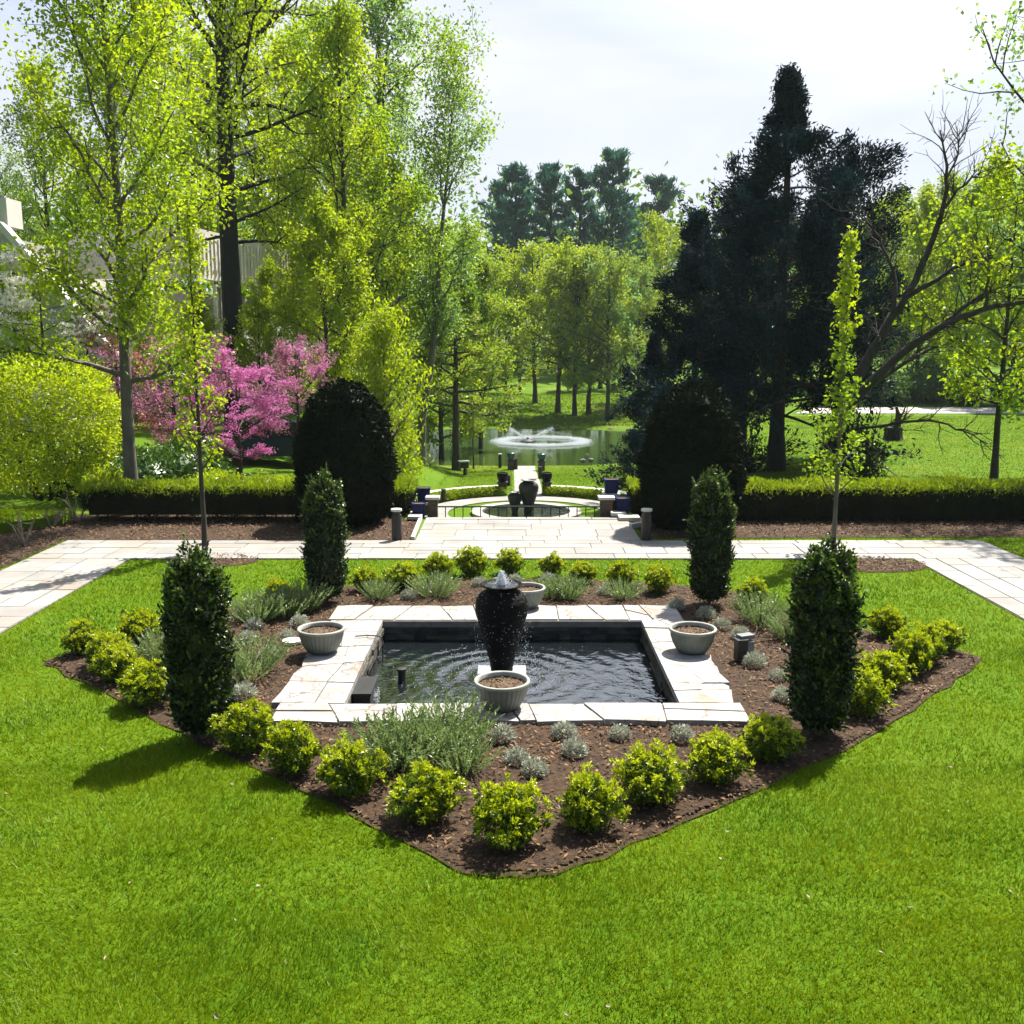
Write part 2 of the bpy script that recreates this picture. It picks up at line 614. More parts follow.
PX0, PX1, PY0, PY1 = -1.86, 1.86, 10.43, 13.81      # inner pool
xs = sorted(set([-400, -250, -160, -110, -80, -60, -50, -42, -36] + list(np.arange(-32, 33, 1.0)) + [36, 42, 50, 60, 80, 110, 160, 250, 400] + [PX0 - .1, PX1 + .1, -2.3, 2.7, -2.15, 2.85]))
ys = sorted(set([-60, -30, -15, -8] + list(np.arange(-4, 10, 2.0)) + [PY0 - .1, PY1 + .1] + list(np.arange(11, 22, 1.0)) + [22.3, 22.34, 22.38, 22.42, 23, 24.2, 24.3, 24.4] + list(np.arange(25, 58, 1.0)) + list(np.arange(58, 82, 1.0)) + list(np.arange(82, 140, 4.0)) + [150, 180, 230, 320, 500, 900]))
xa, ya = np.array(xs), np.array(ys)
GX, GY = np.meshgrid(xa, ya)
GZ = terr(GX, GY)
nx = len(xa)
f = []
for j in range(len(ya) - 1):
    for i in range(nx - 1):
        cx, cy = (xa[i] + xa[i + 1]) / 2, (ya[j] + ya[j + 1]) / 2
        if PX0 - .1 < cx < PX1 + .1 and PY0 - .1 < cy < PY1 + .1:
            continue
        f.append([j * nx + i, j * nx + i + 1, (j + 1) * nx + i + 1, (j + 1) * nx + i])
g = MB()
g.add(np.stack([GX.ravel(), GY.ravel(), GZ.ravel()], 1), f)
struct(g.build('ground', M['ground'], smooth=True))


def inpoly(x, y, P):
    ins = np.zeros(x.shape, bool)
    n = len(P)
    for i in range(n):
        (x1, y1), (x2, y2) = P[i], P[(i + 1) % n]
        c_ = (y1 > y) != (y2 > y)
        xi = (x2 - x1) * (y - y1) / (y2 - y1 + 1e-12) + x1
        ins ^= c_ & (x < xi)
    return ins


def smooth_poly(P, n=6, amp=.03):
    """subdivide an outline and roughen it a little, as a spade-cut edge is"""
    out_ = []
    for i in range(len(P)):
        a, b = np.array(P[i]), np.array(P[(i + 1) % len(P)])
        for k in range(n):
            out_.append(tuple(a + (b - a) * k / n + R.normal(size=2) * amp))
    return out_


BED = smooth_poly([(-5.85, 12.0), (-4.6, 10.9), (-3.1, 9.45), (-1.6, 8.2), (-.45, 7.05), (.1, 6.92), (.7, 7.2), (2.0, 8.25), (3.6, 9.6), (4.9, 10.95), (6.0, 12.2), (5.7, 12.75), (4.9, 13.4), (4.1, 14.3), (3.6, 15.6), (2.5, 16.15), (1.0, 16.45), (-1.0, 16.45), (-2.4, 16.1), (-3.6, 15.6), (-4.2, 14.7), (-4.9, 13.5), (-5.7, 12.7)], 5, .02)
RING_L = [(-5.75 + .85 * math.cos(a) + .25, 17.95 + .55 * math.sin(a)) for a in np.arange(0, 2 * PI, .3)]
RING_R = [(6.15 + .95 * math.cos(a) + .35, 17.6 + .6 * math.sin(a)) for a in np.arange(0, 2 * PI, .3)]
MULCH_L = [(-30, 16.4), (-10.4, 16.4), (-9.05, 17.4), (-9.05, 19.8), (-2.05, 19.8), (-2.05, 22.2), (-4.6, 22.9), (-14, 22.9), (-30, 21)]
MULCH_R = [(2.7, 20.0), (9.6, 20.15), (30, 20.6), (30, 22.9), (4.5, 22.9), (2.7, 22.2)]
PAV = [(-8.95, -7.05, 2, 18.05), (-8.95, 9.45, 18.05, 19.75), (7.4, 9.45, 2, 18.05), (-1.95, 2.6, 19.75, 22.1)]

mb = MB()
for P_, z_ in ((BED, .012), (RING_L, .010), (RING_R, .010), (MULCH_L, .010), (MULCH_R, .010)):
    if P_ is BED:
        # ring of bed round the pool opening, as a triangulated fan grid
        gx, gy = np.meshgrid(np.linspace(-6.2, 6.2, 311), np.linspace(6.8, 16.6, 246))
        cx, cy = (gx[:-1, :-1] + gx[1:, 1:]) / 2, (gy[:-1, :-1] + gy[1:, 1:]) / 2
        from mathutils.geometry import tessellate_polygon
        hole = [(-2.3, 10.2), (2.25, 10.2), (2.25, 14.3), (-2.4, 14.3)]
        loops_ = [[Vector((p[0], p[1], 0)) for p in BED], [Vector((p[0], p[1], 0)) for p in hole]]
        allp = [(p[0], p[1], .014) for p in BED + hole]
        mb.add(allp, [list(t_) for t_ in tessellate_polygon(loops_)])
        inner = [(p[0] * .985, 12.0 + (p[1] - 12.0) * .985) for p in BED]
        ok = inpoly(cx, cy, inner) & ~((cx > -2.2) & (cx < 2.2) & (cy > 10.1) & (cy < 14.1))
        zz = z_ + .03 * np.sin(gx * 3.1 + np.sin(gy * 2)) * np.sin(gy * 2.7 + gx) * .5 + .012 * R.random(gx.shape)
        W_ = gx.shape[1]
        jj, ii = np.nonzero(ok)
        a_ = jj * W_ + ii
        mb.add(np.stack([gx.ravel(), gy.ravel(), zz.ravel() + .004], 1), np.stack([a_, a_ + 1, a_ + W_ + 1, a_ + W_], 1))
    else:
        mb.poly([(p[0], p[1], z_) for p in P_])
struct(mb.build('mulch_ground', M['mulch']))

# wood chips scattered on the mulch
mb = MB()
for P_, n_, (x0, x1, y0, y1), sz in ((BED, 42000, (-6.2, 6.2, 6.8, 16.6), .042), (MULCH_L, 16000, (-12, -2, 16.4, 22.9), .05), (MULCH_R, 12000, (2.7, 14, 20, 22.9), .05), (RING_L, 2500, (-7, -4, 17, 19), .05), (RING_R, 2500, (5, 8, 16.8, 18.4), .05)):
    x, y = R.uniform(x0, x1, n_), R.uniform(y0, y1, n_)
    k = inpoly(x, y, P_)
    if P_ is BED:
        k &= ~((x > -2.65) & (x < 2.6) & (y > 9.95) & (y < 14.6))
    x, y = x[k], y[k]
    n = len(x)
    U = np.stack([R.normal(size=n), R.normal(size=n), R.normal(size=n) * .35], 1)
    nr = np.stack([R.normal(size=n) * .4, R.normal(size=n) * .4, np.ones(n)], 1)
    s_ = sz * R.uniform(.6, 1.6, n)
    mb.leaves(np.stack([x, y, .03 + .03 * R.random(n)], 1), U, s_, s_ * R.uniform(.25, .5, n), fold=.05, nrm=nr)
tag(mb.build('bark_mulch', M['chip']), 'brown shredded bark mulch covering the planting beds', 'mulch', kind='stuff')

# grass blades
def blades(x, y, z, h, wd, mb):
    n = len(x)
    lean = R.normal(size=(n, 2)) * .6 + np.stack([.35 * np.sin(x * 2.3 + y), .35 * np.cos(y * 1.9 - x)], 1)
    an = R.uniform(0, PI, n)
    ww = wd * R.uniform(.6, 1.3, n) * .5
    hh = h * R.uniform(.55, 1.25, n)
    b = np.stack([x, y, z], 1)
    s1 = np.stack([np.cos(an) * ww, np.sin(an) * ww, np.zeros(n)], 1)
    top = b + np.stack([lean[:, 0] * hh, lean[:, 1] * hh, hh], 1)
    v = np.stack([b - s1, b + s1, top], 1).reshape(-1, 3)
    mb.add(v, np.arange(3 * n).reshape(n, 3), (R.random(n) < .07).astype(int))


def lawn_ok(x, y):
    k = ~inpoly(x, y, BED) & ~inpoly(x, y, RING_L) & ~inpoly(x, y, RING_R) & ~inpoly(x, y, MULCH_L) & ~inpoly(x, y, MULCH_R)
    for x0, x1, y0, y1 in PAV:
        k &= ~((x > x0 - .02) & (x < x1 + .02) & (y > y0 - .02) & (y < y1 + .02))
    return k


mb = MB()
for y0, y1, dens, wd, h in ((4.6, 6.5, 5200, .0065, .052), (6.5, 9, 3600, .008, .050), (9, 13, 1700, .011, .046), (13, 20.6, 800, .016, .045)):
    hw = X(1060, y1)
    n = int(dens * (y1 - y0) * 2 * hw)
    x, y = R.uniform(-hw, hw, n), R.uniform(y0, y1, n)
    k = lawn_ok(x + R.normal(size=n) * .03, y + R.normal(size=n) * .03)
    x, y = x[k], y[k]
    # mowing leaves slightly taller and shorter patches
    hh = h * (1 + .25 * np.sin(x * 1.7 + np.sin(y * 1.3) * 2) * np.sin(y * 2.1 + x * .6))
    blades(x, y, np.zeros(len(x)), hh, wd, mb)
# far lawns, coarser
for x0, x1, y0, y1, n, wd, h in ((8, 30, 25, 53.5, 110000, .028, .04), (-7, 9, 38.5, 53, 60000, .028, .04), (-8, 13, 77, 100, 14000, .12, .12)):
    x, y = R.uniform(x0, x1, n), R.uniform(y0, y1, n)
    z = terr(x, y)
    k = ~((np.abs(x - .65) < .62) & (y < 53)) & (z > -2.62)
    k &= ~((np.hypot(x - .47, y - 34.6) < 4.9))
    blades(x[k], y[k], z[k], h, wd, mb)
tag(mb.build('grass', [lm['grass'], lm['grasstip']]), 'bright green mown grass of the lawns', 'grass', kind='stuff')

# a few dry leaves and straws on the lawn
mb = MB()
n = 80
x, y = R.uniform(-6, 6, n), 4.8 + 8 * R.random(n) ** 1.5
k = lawn_ok(x, y)
n = int(k.sum())
mb.leaves(np.stack([x[k], y[k], np.full(n, .045)], 1), R.normal(size=(n, 3)) * [1, 1, .2], R.uniform(.02, .06, n), R.uniform(.008, .03, n), fold=.2, nrm=R.normal(size=(n, 3)) * .4 + np.array([0, 0, 1]))
tag(mb.build('leaf_litter', M['deadwood']), 'dry leaf scraps scattered over the front lawn', 'leaf litter', kind='stuff')

# ------------------------------------------------------------------ paving
def slabs(mb, x0, x1, y0, y1, zb, zt, along_y=False, gap=.02, rows=(.42, .55, .7), lens=(.55, 1.3)):
    a0, a1, b0, b1 = (y0, y1, x0, x1) if along_y else (x0, x1, y0, y1)
    b = b0
    while b < b1 - .01:
        h = random.choice(rows)
        if b + h > b1 - .3:
            h = b1 - b
        a = a0 - random.uniform(0, .5)
        while a < a1 - .01:
            l = random.uniform(*lens)
            if a + l > a1 - .3:
                l = a1 - a
            s0 = max(a, a0)
            cells = [(s0, a + l, b, b + h)]
            if h > .5 and random.random() < .22:
                k = random.uniform(.4, .6)
                cells = [(s0, a + l, b, b + h * k), (s0, a + l, b + h * k, b + h)]
            for (p, q, r, t_) in cells:
                if q - p < .05:
                    continue
                p, q, r, t_ = p + gap / 2, q - gap / 2, r + gap / 2, t_ - gap / 2
                j = lambda: random.uniform(-.004, .004)
                pts = [(p + j(), r + j()), (q + j(), r + j()), (q + j(), t_ + j()), (p + j(), t_ + j())]
                if along_y:
                    pts = [(v, u) for u, v in pts][::-1]
                mb.prism(pts, zb, zt + random.uniform(-.003, .003))
            a += l
        b += h


mb = MB()
slabs(mb, *PAV[0], .0, .028, True)
slabs(mb, *PAV[1], .0, .028)
slabs(mb, *PAV[2], .0, .028, True)
slabs(mb, *PAV[3], .0, .028)
slabs(mb, -1.95, 2.6, 22.1, 22.38, -.1, .034, rows=(.28,), lens=(.9, 1.6))
struct(mb.build('path', M['stone']))
mb = MB()
for x0, x1, y0, y1 in PAV:
    mb.poly([(x0, y0, .014), (x1, y0, .014), (x1, y1, .014), (x0, y1, .014)])
struct(mb.build('path_bedding', M['mortar']))

# ------------------------------------------------------------------ front pool
pool = thing('garden_pool', 'square sunken stone pool with a wide pale flagstone coping', 'pool', (0, 12.12, 0))
mb = MB()


def strip(ax0, ax1, by0, by1, along_x, z0, z1):
    """irregular fieldstones laid along a coping strip"""
    a = ax0
    prev = (0., 0.)
    while a < ax1 - .01:
        l = random.uniform(.30, .72)
        if a + l > ax1 - .3:
            l = ax1 - a
        last = a + l >= ax1 - .01
        nxt = (0., 0.) if last else (random.uniform(-.13, .13), random.uniform(-.13, .13))
        g_ = .011
        o0, o1 = random.uniform(-.05, .05), random.uniform(-.05, .05)
        q = [(a + prev[0] + g_, by0 + o0), (a + l * .5, by0 + o0 * .3 + random.uniform(-.02, .02)), (a + l + nxt[0] - g_, by0 + o1), (a + l + nxt[1] - g_, by1), (a + prev[1] + g_, by1)]
        cells = [q]
        if random.random() < .72:
            k0, k1 = random.uniform(.3, .7), random.uniform(.3, .7)
            hgt = by1 - by0
            m0 = (q[0][0] + (q[4][0] - q[0][0]) * k0, by0 + hgt * k0)
            m1 = (q[2][0] + (q[3][0] - q[2][0]) * k1, by0 + hgt * k1)
            e = .006
            cells = [[q[0], q[1], q[2], (m1[0], m1[1] - e), (m0[0], m0[1] - e)], [(m0[0], m0[1] + e), (m1[0], m1[1] + e), q[3], q[4]]]
        for cpts in cells:
            if not along_x:
                cpts = [(v, u) for u, v in cpts][::-1]
            if sum(cpts[i][0] * cpts[(i + 1) % len(cpts)][1] - cpts[(i + 1) % len(cpts)][0] * cpts[i][1] for i in range(len(cpts))) < 0:
                cpts = cpts[::-1]
            mb.prism([(u, v - 12.12) for u, v in cpts], z0, z1 + random.uniform(-.008, .008))
        a += l
        prev = nxt


CZ = .075
strip(-2.55, 2.51, 9.95, PY0 + .02, True, .0, CZ)
a_ = mb
# back strip: outer edge is the far one
strip(-2.62, 2.45, 14.55, PY1 - .02, True, .0, CZ)
strip(PY0 + .03, PY1 - .03, -2.6, PX0 + .02, False, .0, CZ)
strip(PY0 + .03, PY1 - .03, 2.48, PX1 - .02, False, .0, CZ)
mb.build('coping', M['coping'], pool)
mb = MB()
for (x0, x1, y0, y1) in ((-2.5, 2.45, 10.0, PY0 + .05), (-2.5, 2.4, PY1 - .05, 14.5), (-2.5, PX0 - .05, PY0 + .05, PY1 - .05), (PX1 + .05, 2.4, PY0 + .05, PY1 - .05)):
    mb.box(((x0 + x1) / 2, (y0 + y1) / 2 - 12.12, .012), (x1 - x0, y1 - y0, .09))
mb.build('mortar_bed', M['mortar'], pool)
mb = MB()
for (x0, x1, y0, y1) in ((PX0 - .2, PX1 + .2, PY0 - .2, PY0), (PX0 - .2, PX1 + .2, PY1, PY1 + .2), (PX0 - .2, PX0, PY0, PY1), (PX1, PX1 + .2, PY0, PY1)):
    mb.box(((x0 + x1) / 2, (y0 + y1) / 2 - 12.12, -.38), (x1 - x0, y1 - y0, .70))
for a0, a1, fix, nrm in ((PX0, PX1, PY0 - 12.12, (0, 1)), (PX0, PX1, PY1 - 12.12, (0, -1)), (PY0 - 12.12, PY1 - 12.12, PX0, (1, 0)), (PY0 - 12.12, PY1 - 12.12, PX1, (-1, 0))):
    z = -.03
    while z > -.5:
        h = random.uniform(.05, .10)
        a = a0 + .04
        while a < a1 - .06:
            l = min(random.uniform(.14, .45), a1 - .04 - a)
            pr_ = random.uniform(.012, .045)
            c_, w_ = a + l / 2, l - .008
            if nrm[0] == 0:
                mb.box((c_, fix + nrm[1] * pr_ / 2, z - h / 2), (w_, pr_, h - .008))
            else:
                mb.box((fix + nrm[0] * pr_ / 2, c_, z - h / 2), (pr_, w_, h - .008))
            a += l
        z -= h
mb.build('basin_wall', M['wallstone'], pool)
mb = MB()
mb.box((0, 0, -.72), (4.1, 3.8, .06))
mb.build('pool_floor', M['liner'], pool)

WZ = -.22
UX, UY = -.13, 12.2
n = 150
gx, gy = np.meshgrid(np.linspace(PX0 - .02, PX1 + .02, n), np.linspace(PY0 - .02, PY1 + .02, n))
rr = np.hypot(gx - UX, gy - UY)
zz = .009 * np.sin(rr * 24) * np.exp(-rr * .7) * (rr > .2) + .004 * np.sin(gx * 11 + gy * 17) * np.exp(-rr)
mb = MB()
a_ = (np.arange(n - 1)[:, None] * n + np.arange(n - 1)[None, :]).ravel()
mb.add(np.stack([gx.ravel(), gy.ravel(), WZ + zz.ravel()], 1), np.stack([a_, a_ + 1, a_ + n + 1, a_ + n], 1))
struct(mb.build('water', M['poolwater'], smooth=True))

o = MB().box((0, 0, 0), (.62, .62, .24), rnd=.5).build('stone_plinth', M['granite'])
o.location = (UX, UY, WZ - .08)
tag(o, 'pale square stone slab in the pool under the dark urn', 'plinth')


def urn_mesh(name, mat):
    pr = [(.125, 0), (.135, .03), (.15, .12), (.20, .32), (.262, .55), (.315, .74), (.335, .87), (.325, .96), (.28, 1.04), (.20, 1.09), (.18, 1.11), (.20, 1.135), (.262, 1.15), (.27, 1.165), (.255, 1.175), (.20, 1.15), (.15, 1.12), (.05, 1.11)]
    q = []
    for i in range(len(pr) - 1):
        for k in range(5):
            t_ = k / 5
            r_, z_ = pr[i][0] + (pr[i + 1][0] - pr[i][0]) * t_, pr[i][1] + (pr[i + 1][1] - pr[i][1]) * t_
            if z_ < 1.06 and i < 9:
                r_ += .004 * math.sin(z_ * 150)
            q.append((r_, z_))
    q.append(pr[-1])
    return MB().lathe(q, 48).mesh(name, [mat], True)


def drops(mb, P, s_):
    """small four-sided water drops"""
    n = len(P)
    t = np.array([[1, 0, -.5], [-.5, .87, -.5], [-.5, -.87, -.5], [0, 0, 1.1]])
    v = (P[:, None, :] + t[None] * np.asarray(s_).reshape(-1, 1, 1)).reshape(-1, 3)
    f = np.array([[0, 1, 3], [1, 2, 3], [2, 0, 3], [0, 2, 1]])
    mb.add(v, (np.arange(n)[:, None, None] * 4 + f[None]).reshape(-1, 3))


urn = thing('urn_fountain', 'tall dark ribbed urn bubbling with water in the square pool', 'fountain', (UX, UY, WZ + .04))
part('vase', urn_mesh('vase', M['urn']), urn)
mb = MB()
for q in range(5):
    a_ = q * 1.256
    mb.tube([(.035 * math.cos(a_), .035 * math.sin(a_), 1.13), (.03 * math.cos(a_ + .5), .03 * math.sin(a_ + .5), 1.22), (.012 * math.cos(a_ + 1), .012 * math.sin(a_ + 1), 1.30 + .02 * (q % 3))], [.035, .024, .006], 7)
P = np.stack([R.normal(size=700) * .055, R.normal(size=700) * .055, 1.15 + R.random(700) ** 2 * .19], 1)
P[:, :2] *= (1.37 - P[:, 2:3]) * 6
drops(mb, P, R.uniform(.003, .009, 700))
mb.build('water_jet', M['foam'], urn)['kind'] = 'stuff'
mb = MB()
n = 520
an, tt = R.uniform(0, 2 * PI, n), R.random(n)
rad = .27 + .10 * np.sqrt(tt) + R.normal(size=n) * .03
P = np.stack([rad * np.cos(an), rad * np.sin(an), 1.12 - 1.12 * tt], 1)
drops(mb, P, R.uniform(.003, .0075, n))
mb.build('falling_drops', M['foam'], urn)['kind'] = 'stuff'
MB().lathe([(.21, 1.158), (.1, 1.163), (.01, 1.165)], 32).build('rim_water', M['poolwater'], urn, True)
mb = MB()
n = 900
rad = np.abs(R.normal(size=n)) * .5 + .3
an = R.uniform(0, 2 * PI, n)
P = np.stack([UX + rad * np.cos(an), UY + rad * np.sin(an) * .9, WZ + .006 + .03 * R.random(n) ** 3], 1)
k = (P[:, 0] > PX0 + .1) & (P[:, 0] < PX1 - .1) & (P[:, 1] > PY0 + .1) & (P[:, 1] < PY1 - .1)
drops(mb, P[k], R.uniform(.004, .010, k.sum()))
tag(mb.build('splash_drops', M['foam']), 'white splashes dancing on the pool round the urn', 'splash', kind='stuff')

# pots
bowl = [(.15, 0), (.19, .005), (.215, .05), (.25, .12), (.275, .20), (.285, .262), (.286, .264), (.30, .268), (.305, .285), (.30, .30), (.278, .302), (.268, .29), (.262, .25)]
bowl_me = MB().lathe(bowl[:6], 128, ribs=32, rib=.0055, ribz=(.03, .245), caps=False).mesh('bowl', [M['potglaze']], True)
rim_me = MB().lathe(bowl[5:], 64, caps=False).mesh('rim', [M['potrim']], True)
mb = MB()
mb.lathe([(.266, .235), (.2, .245), (.1, .252), (.01, .256)], 40)
n = 260
a_, r_ = R.uniform(0, 2 * PI, n), .25 * np.sqrt(R.random(n))
mb.leaves(np.stack([r_ * np.cos(a_), r_ * np.sin(a_), .252 + .012 * R.random(n)], 1), R.normal(size=(n, 3)) * [1, 1, .3], .03, .012, fold=.05)
soil_me = mb.mesh('soil', [M['soil']])
for px, py, lab in ((322, 651, 'ribbed grey-green bowl planter on the left side of the pool coping'), (692, 651, 'ribbed grey-green bowl planter on the right side of the pool coping'), (502, 707, 'ribbed grey-green bowl planter on the front coping before the urn'), (525, 607, 'ribbed grey-green bowl planter on the back coping half hidden by the urn')):
    x, y = G(px, py, CZ)
    t_ = thing('bowl_planter', lab, 'planter', (x, y, CZ + .010), R.uniform(0, 6), 'planters on the pool coping')
    part('bowl', bowl_me, t_)
    part('rim', rim_me, t_)
    part('soil', soil_me, t_)

# pool skimmer and standpipe, cable
t_ = thing('pool_skimmer', 'black box skimmer spilling water inside the left pool wall', 'skimmer', (-1.73, 11.25, WZ))
mb = MB()
mb.box((0, 0, .04), (.20, .56, .30))
mb.box((0, 0, .205), (.23, .60, .03))
mb.build('housing', M['black'], t_)
mb = MB()
n = 130
drops(mb, np.stack([.11 + .05 * R.random(n), R.uniform(-.13, .13, n), R.uniform(.0, .17, n)], 1), R.uniform(.004, .009, n))
mb.build('falling_water', M['foam'], t_)['kind'] = 'stuff'
o = MB().lathe([(.05, -.1), (.05, .14), (.062, .145), (.062, .17), (.02, .175)], 18).build('standpipe', M['black'], smooth=False)
o.location = (-1.38, 12.0, WZ)
tag(o, 'short black standpipe rising from the water beside the skimmer', 'pipe')
o = MB().tube([(-2.1, 12.9, .095), (-1.95, 12.93, .10), (-1.8, 12.9, .10), (-1.74, 12.86, .09), (-1.72, 12.8, 0), (-1.72, 12.78, -.25)], .009, 6).build('power_cable', M['black'])
tag(o, 'thin dark cable crossing the coping beside the left planter', 'cable')
x, y = G(744, 662)
t_ = thing('garden_spotlight', 'black and grey box spotlight standing in the mulch right of the pool', 'spotlight', (x, y, .02), .2)
MB().box((-.05, 0, .14), (.13, .13, .26)).box((-.05, 0, .278), (.15, .15, .018)).build('housing', M['black'], t_)
MB().box((.065, .04, .15), (.10, .15, .2)).box((.03, .05, .30), (.2, .12, .05), .2).build('lamp_head', M['greyplastic'], t_)
x, y = G(292, 645)
o = MB().lathe([(.01, 0), (.13, 0), (.13, .03), (.06, .045), (.01, .045)], 16).build('valve_cover', M['palecap'])
o.location = (x, y, .04)
tag(o, 'small pale round cover lying in the mulch left of the pool', 'cover')


# ------------------------------------------------------------------ shrubs
def shell(mb, P, Nn, L, W, depth=.03, mat=0, tilt=.9, rnd=None):
    """leaves on a surface, tilted about its normal and sunk by a random depth"""
    n = len(P)
    Pp = P - Nn * (R.exponential(depth, n))[:, None] + R.normal(size=(n, 3)) * depth * .6
    U = Nn + R.normal(size=(n, 3)) * tilt
    mb.leaves(Pp, U, L * R.uniform(.7, 1.3, n), W * R.uniform(.7, 1.3, n), mat, rnd)


def revolve(prof, n, lump=.05, seed=0, freq=3.):
    """random points and normals on a lumpy surface of revolution; prof = [(r,z)]"""
    prof = np.array(prof, float)
    seg = np.hypot(np.diff(prof[:, 0]), np.diff(prof[:, 1])) * (prof[:-1, 0] + prof[1:, 0] + .02)
    i = R.choice(len(seg), n, p=seg / seg.sum())
    t_ = R.random(n)
    r = prof[i, 0] * (1 - t_) + prof[i + 1, 0] * t_
    z = prof[i, 1] * (1 - t_) + prof[i + 1, 1] * t_
    an = R.uniform(0, 2 * PI, n)
    H = prof[:, 1].max()
    q = 2 * PI * freq / H
    k = 1 + lump * (np.sin(an * 3 + z * q + seed) + np.sin(an * 5 - z * q * 1.7 + seed * 2) * .8 + np.sin(an * 8 + z * q * 2.9 + seed * 3) * .6)
    dr, dz = prof[i + 1, 0] - prof[i, 0], prof[i + 1, 1] - prof[i, 1]
    nl = np.hypot(dr, dz) + 1e-9
    nr, nz = dz / nl, -dr / nl
    P_ = np.stack([r * k * np.cos(an), r * k * np.sin(an), z * (1 + (k - 1) * .5)], 1)
    N_ = np.stack([nr * np.cos(an), nr * np.sin(an), nz], 1)
    return P_, N_


def core(mb, prof, s_=.86, mat=0, k=18):
    p = [(max(r * s_, .004), z * (1 - (1 - s_) * .4)) for r, z in prof]
    mb.lathe(p, k, mat=mat, caps=False)


# columnar boxwoods
COLP = [(.05, .10), (.22, .14), (.31, .3), (.335, .75), (.335, 1.25), (.315, 1.55), (.25, 1.78), (.13, 1.9), (.01, 1.95)]
cols = []
for v in range(2):
    mb = MB()
    core(mb, COLP, .84)
    P_, N_ = revolve(COLP, 9500, .085, v * 2.1, 3)
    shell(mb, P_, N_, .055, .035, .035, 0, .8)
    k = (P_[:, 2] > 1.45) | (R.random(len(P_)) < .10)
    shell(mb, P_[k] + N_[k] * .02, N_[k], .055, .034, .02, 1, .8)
    # loose shoots standing off the clipped outline
    P_, N_ = revolve(COLP, 230, .085, v * 2.1, 3)
    for p, q in zip(P_, N_):
        m_ = 9
        u = q * .8 + np.array([0, 0, .7]) + R.normal(size=3) * .3
        u /= np.linalg.norm(u)
        tt = np.linspace(.0, R.uniform(.08, .17), m_)
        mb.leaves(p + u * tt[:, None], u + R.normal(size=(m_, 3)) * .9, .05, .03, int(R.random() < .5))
    cols.append(mb.mesh('foliage', [lm['box'], lm['boxtip']]))
stem_me = MB().tube([(0, 0, -.05), (.01, 0, .4), (0, .01, 1.2)], [.035, .03, .015], 7).mesh('stem', [M['twig']])
for i, (px, py, lab, sc) in enumerate(((203, 740, 'dark columnar boxwood at the front left corner of the pool bed', 1.0), (818, 737, 'dark columnar boxwood at the front right corner of the pool bed', 1.02), (327, 604, 'dark columnar boxwood at the back left corner of the pool coping', .98), (709, 606, 'dark columnar boxwood at the back right corner of the pool coping', 1.0))):
    x, y = G(px, py)
    t_ = thing('columnar_boxwood', lab, 'shrub', (x, y, .02), i * 1.3 + .4, 'columnar boxwoods at the pool corners', (sc * .86, sc * .86, sc * (.96 if i < 2 else 1.0)))
    part('foliage', cols[i % 2], t_)
    part('stem', stem_me, t_)

# lime-green shrubs
def lime_mesh():
    mb = MB()
    n_tw = 170
    an = R.uniform(0, 2 * PI, n_tw)
    ph = np.arccos(R.uniform(-.05, 1, n_tw))
    rad = R.uniform(.72, 1.08, n_tw)
    ctr = np.array([0, 0, .18])
    lump = 1 + .13 * np.sin(an * 3 + R.random() * 6) + .1 * np.sin(an * 5 + ph * 4 + R.random() * 6)
    tips = np.stack([.33 * np.sin(ph) * np.cos(an), .33 * np.sin(ph) * np.sin(an), .34 * np.cos(ph)], 1) * (rad * lump)[:, None] + ctr
    for p in tips:
        d_ = p - np.array([0, 0, .05])
        d_ /= np.linalg.norm(d_)
        m_ = 15
        u = d_ * .7 + R.normal(size=(m_, 3)) * .75 + np.array([0, 0, .25])
        u /= np.linalg.norm(u, axis=1)[:, None]
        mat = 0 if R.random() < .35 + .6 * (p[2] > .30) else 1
        mb.leaves(p + u * .03 + R.normal(size=(m_, 3)) * .012, u, R.uniform(.035, .06, m_), R.uniform(.020, .032, m_), mat, nrm=R.normal(size=(m_, 3)) + np.array([0, 0, 1.2]))
    n = 1700
    P_ = R.normal(size=(n, 3))
    P_ /= np.linalg.norm(P_, axis=1)[:, None]
    P_ = P_ * (R.random(n) ** .4)[:, None] * np.array([.29, .29, .27]) + np.array([0, 0, .24])
    P_[:, 2] = np.maximum(P_[:, 2], .04)
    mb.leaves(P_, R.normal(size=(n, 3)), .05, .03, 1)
    return mb.mesh('foliage', [lm['lime'], lm['limelow']])


def twig_mesh(h, r, n_):
    mb = MB()
    for k in range(n_):
        a_ = k * 2.4
        mb.tube([(0, 0, -.02), (r * .4 * math.cos(a_), r * .4 * math.sin(a_), h * .5), (r * math.cos(a_), r * math.sin(a_), h)], [.008, .006, .003], 5)
    return mb.mesh('twigs', [M['twig']])


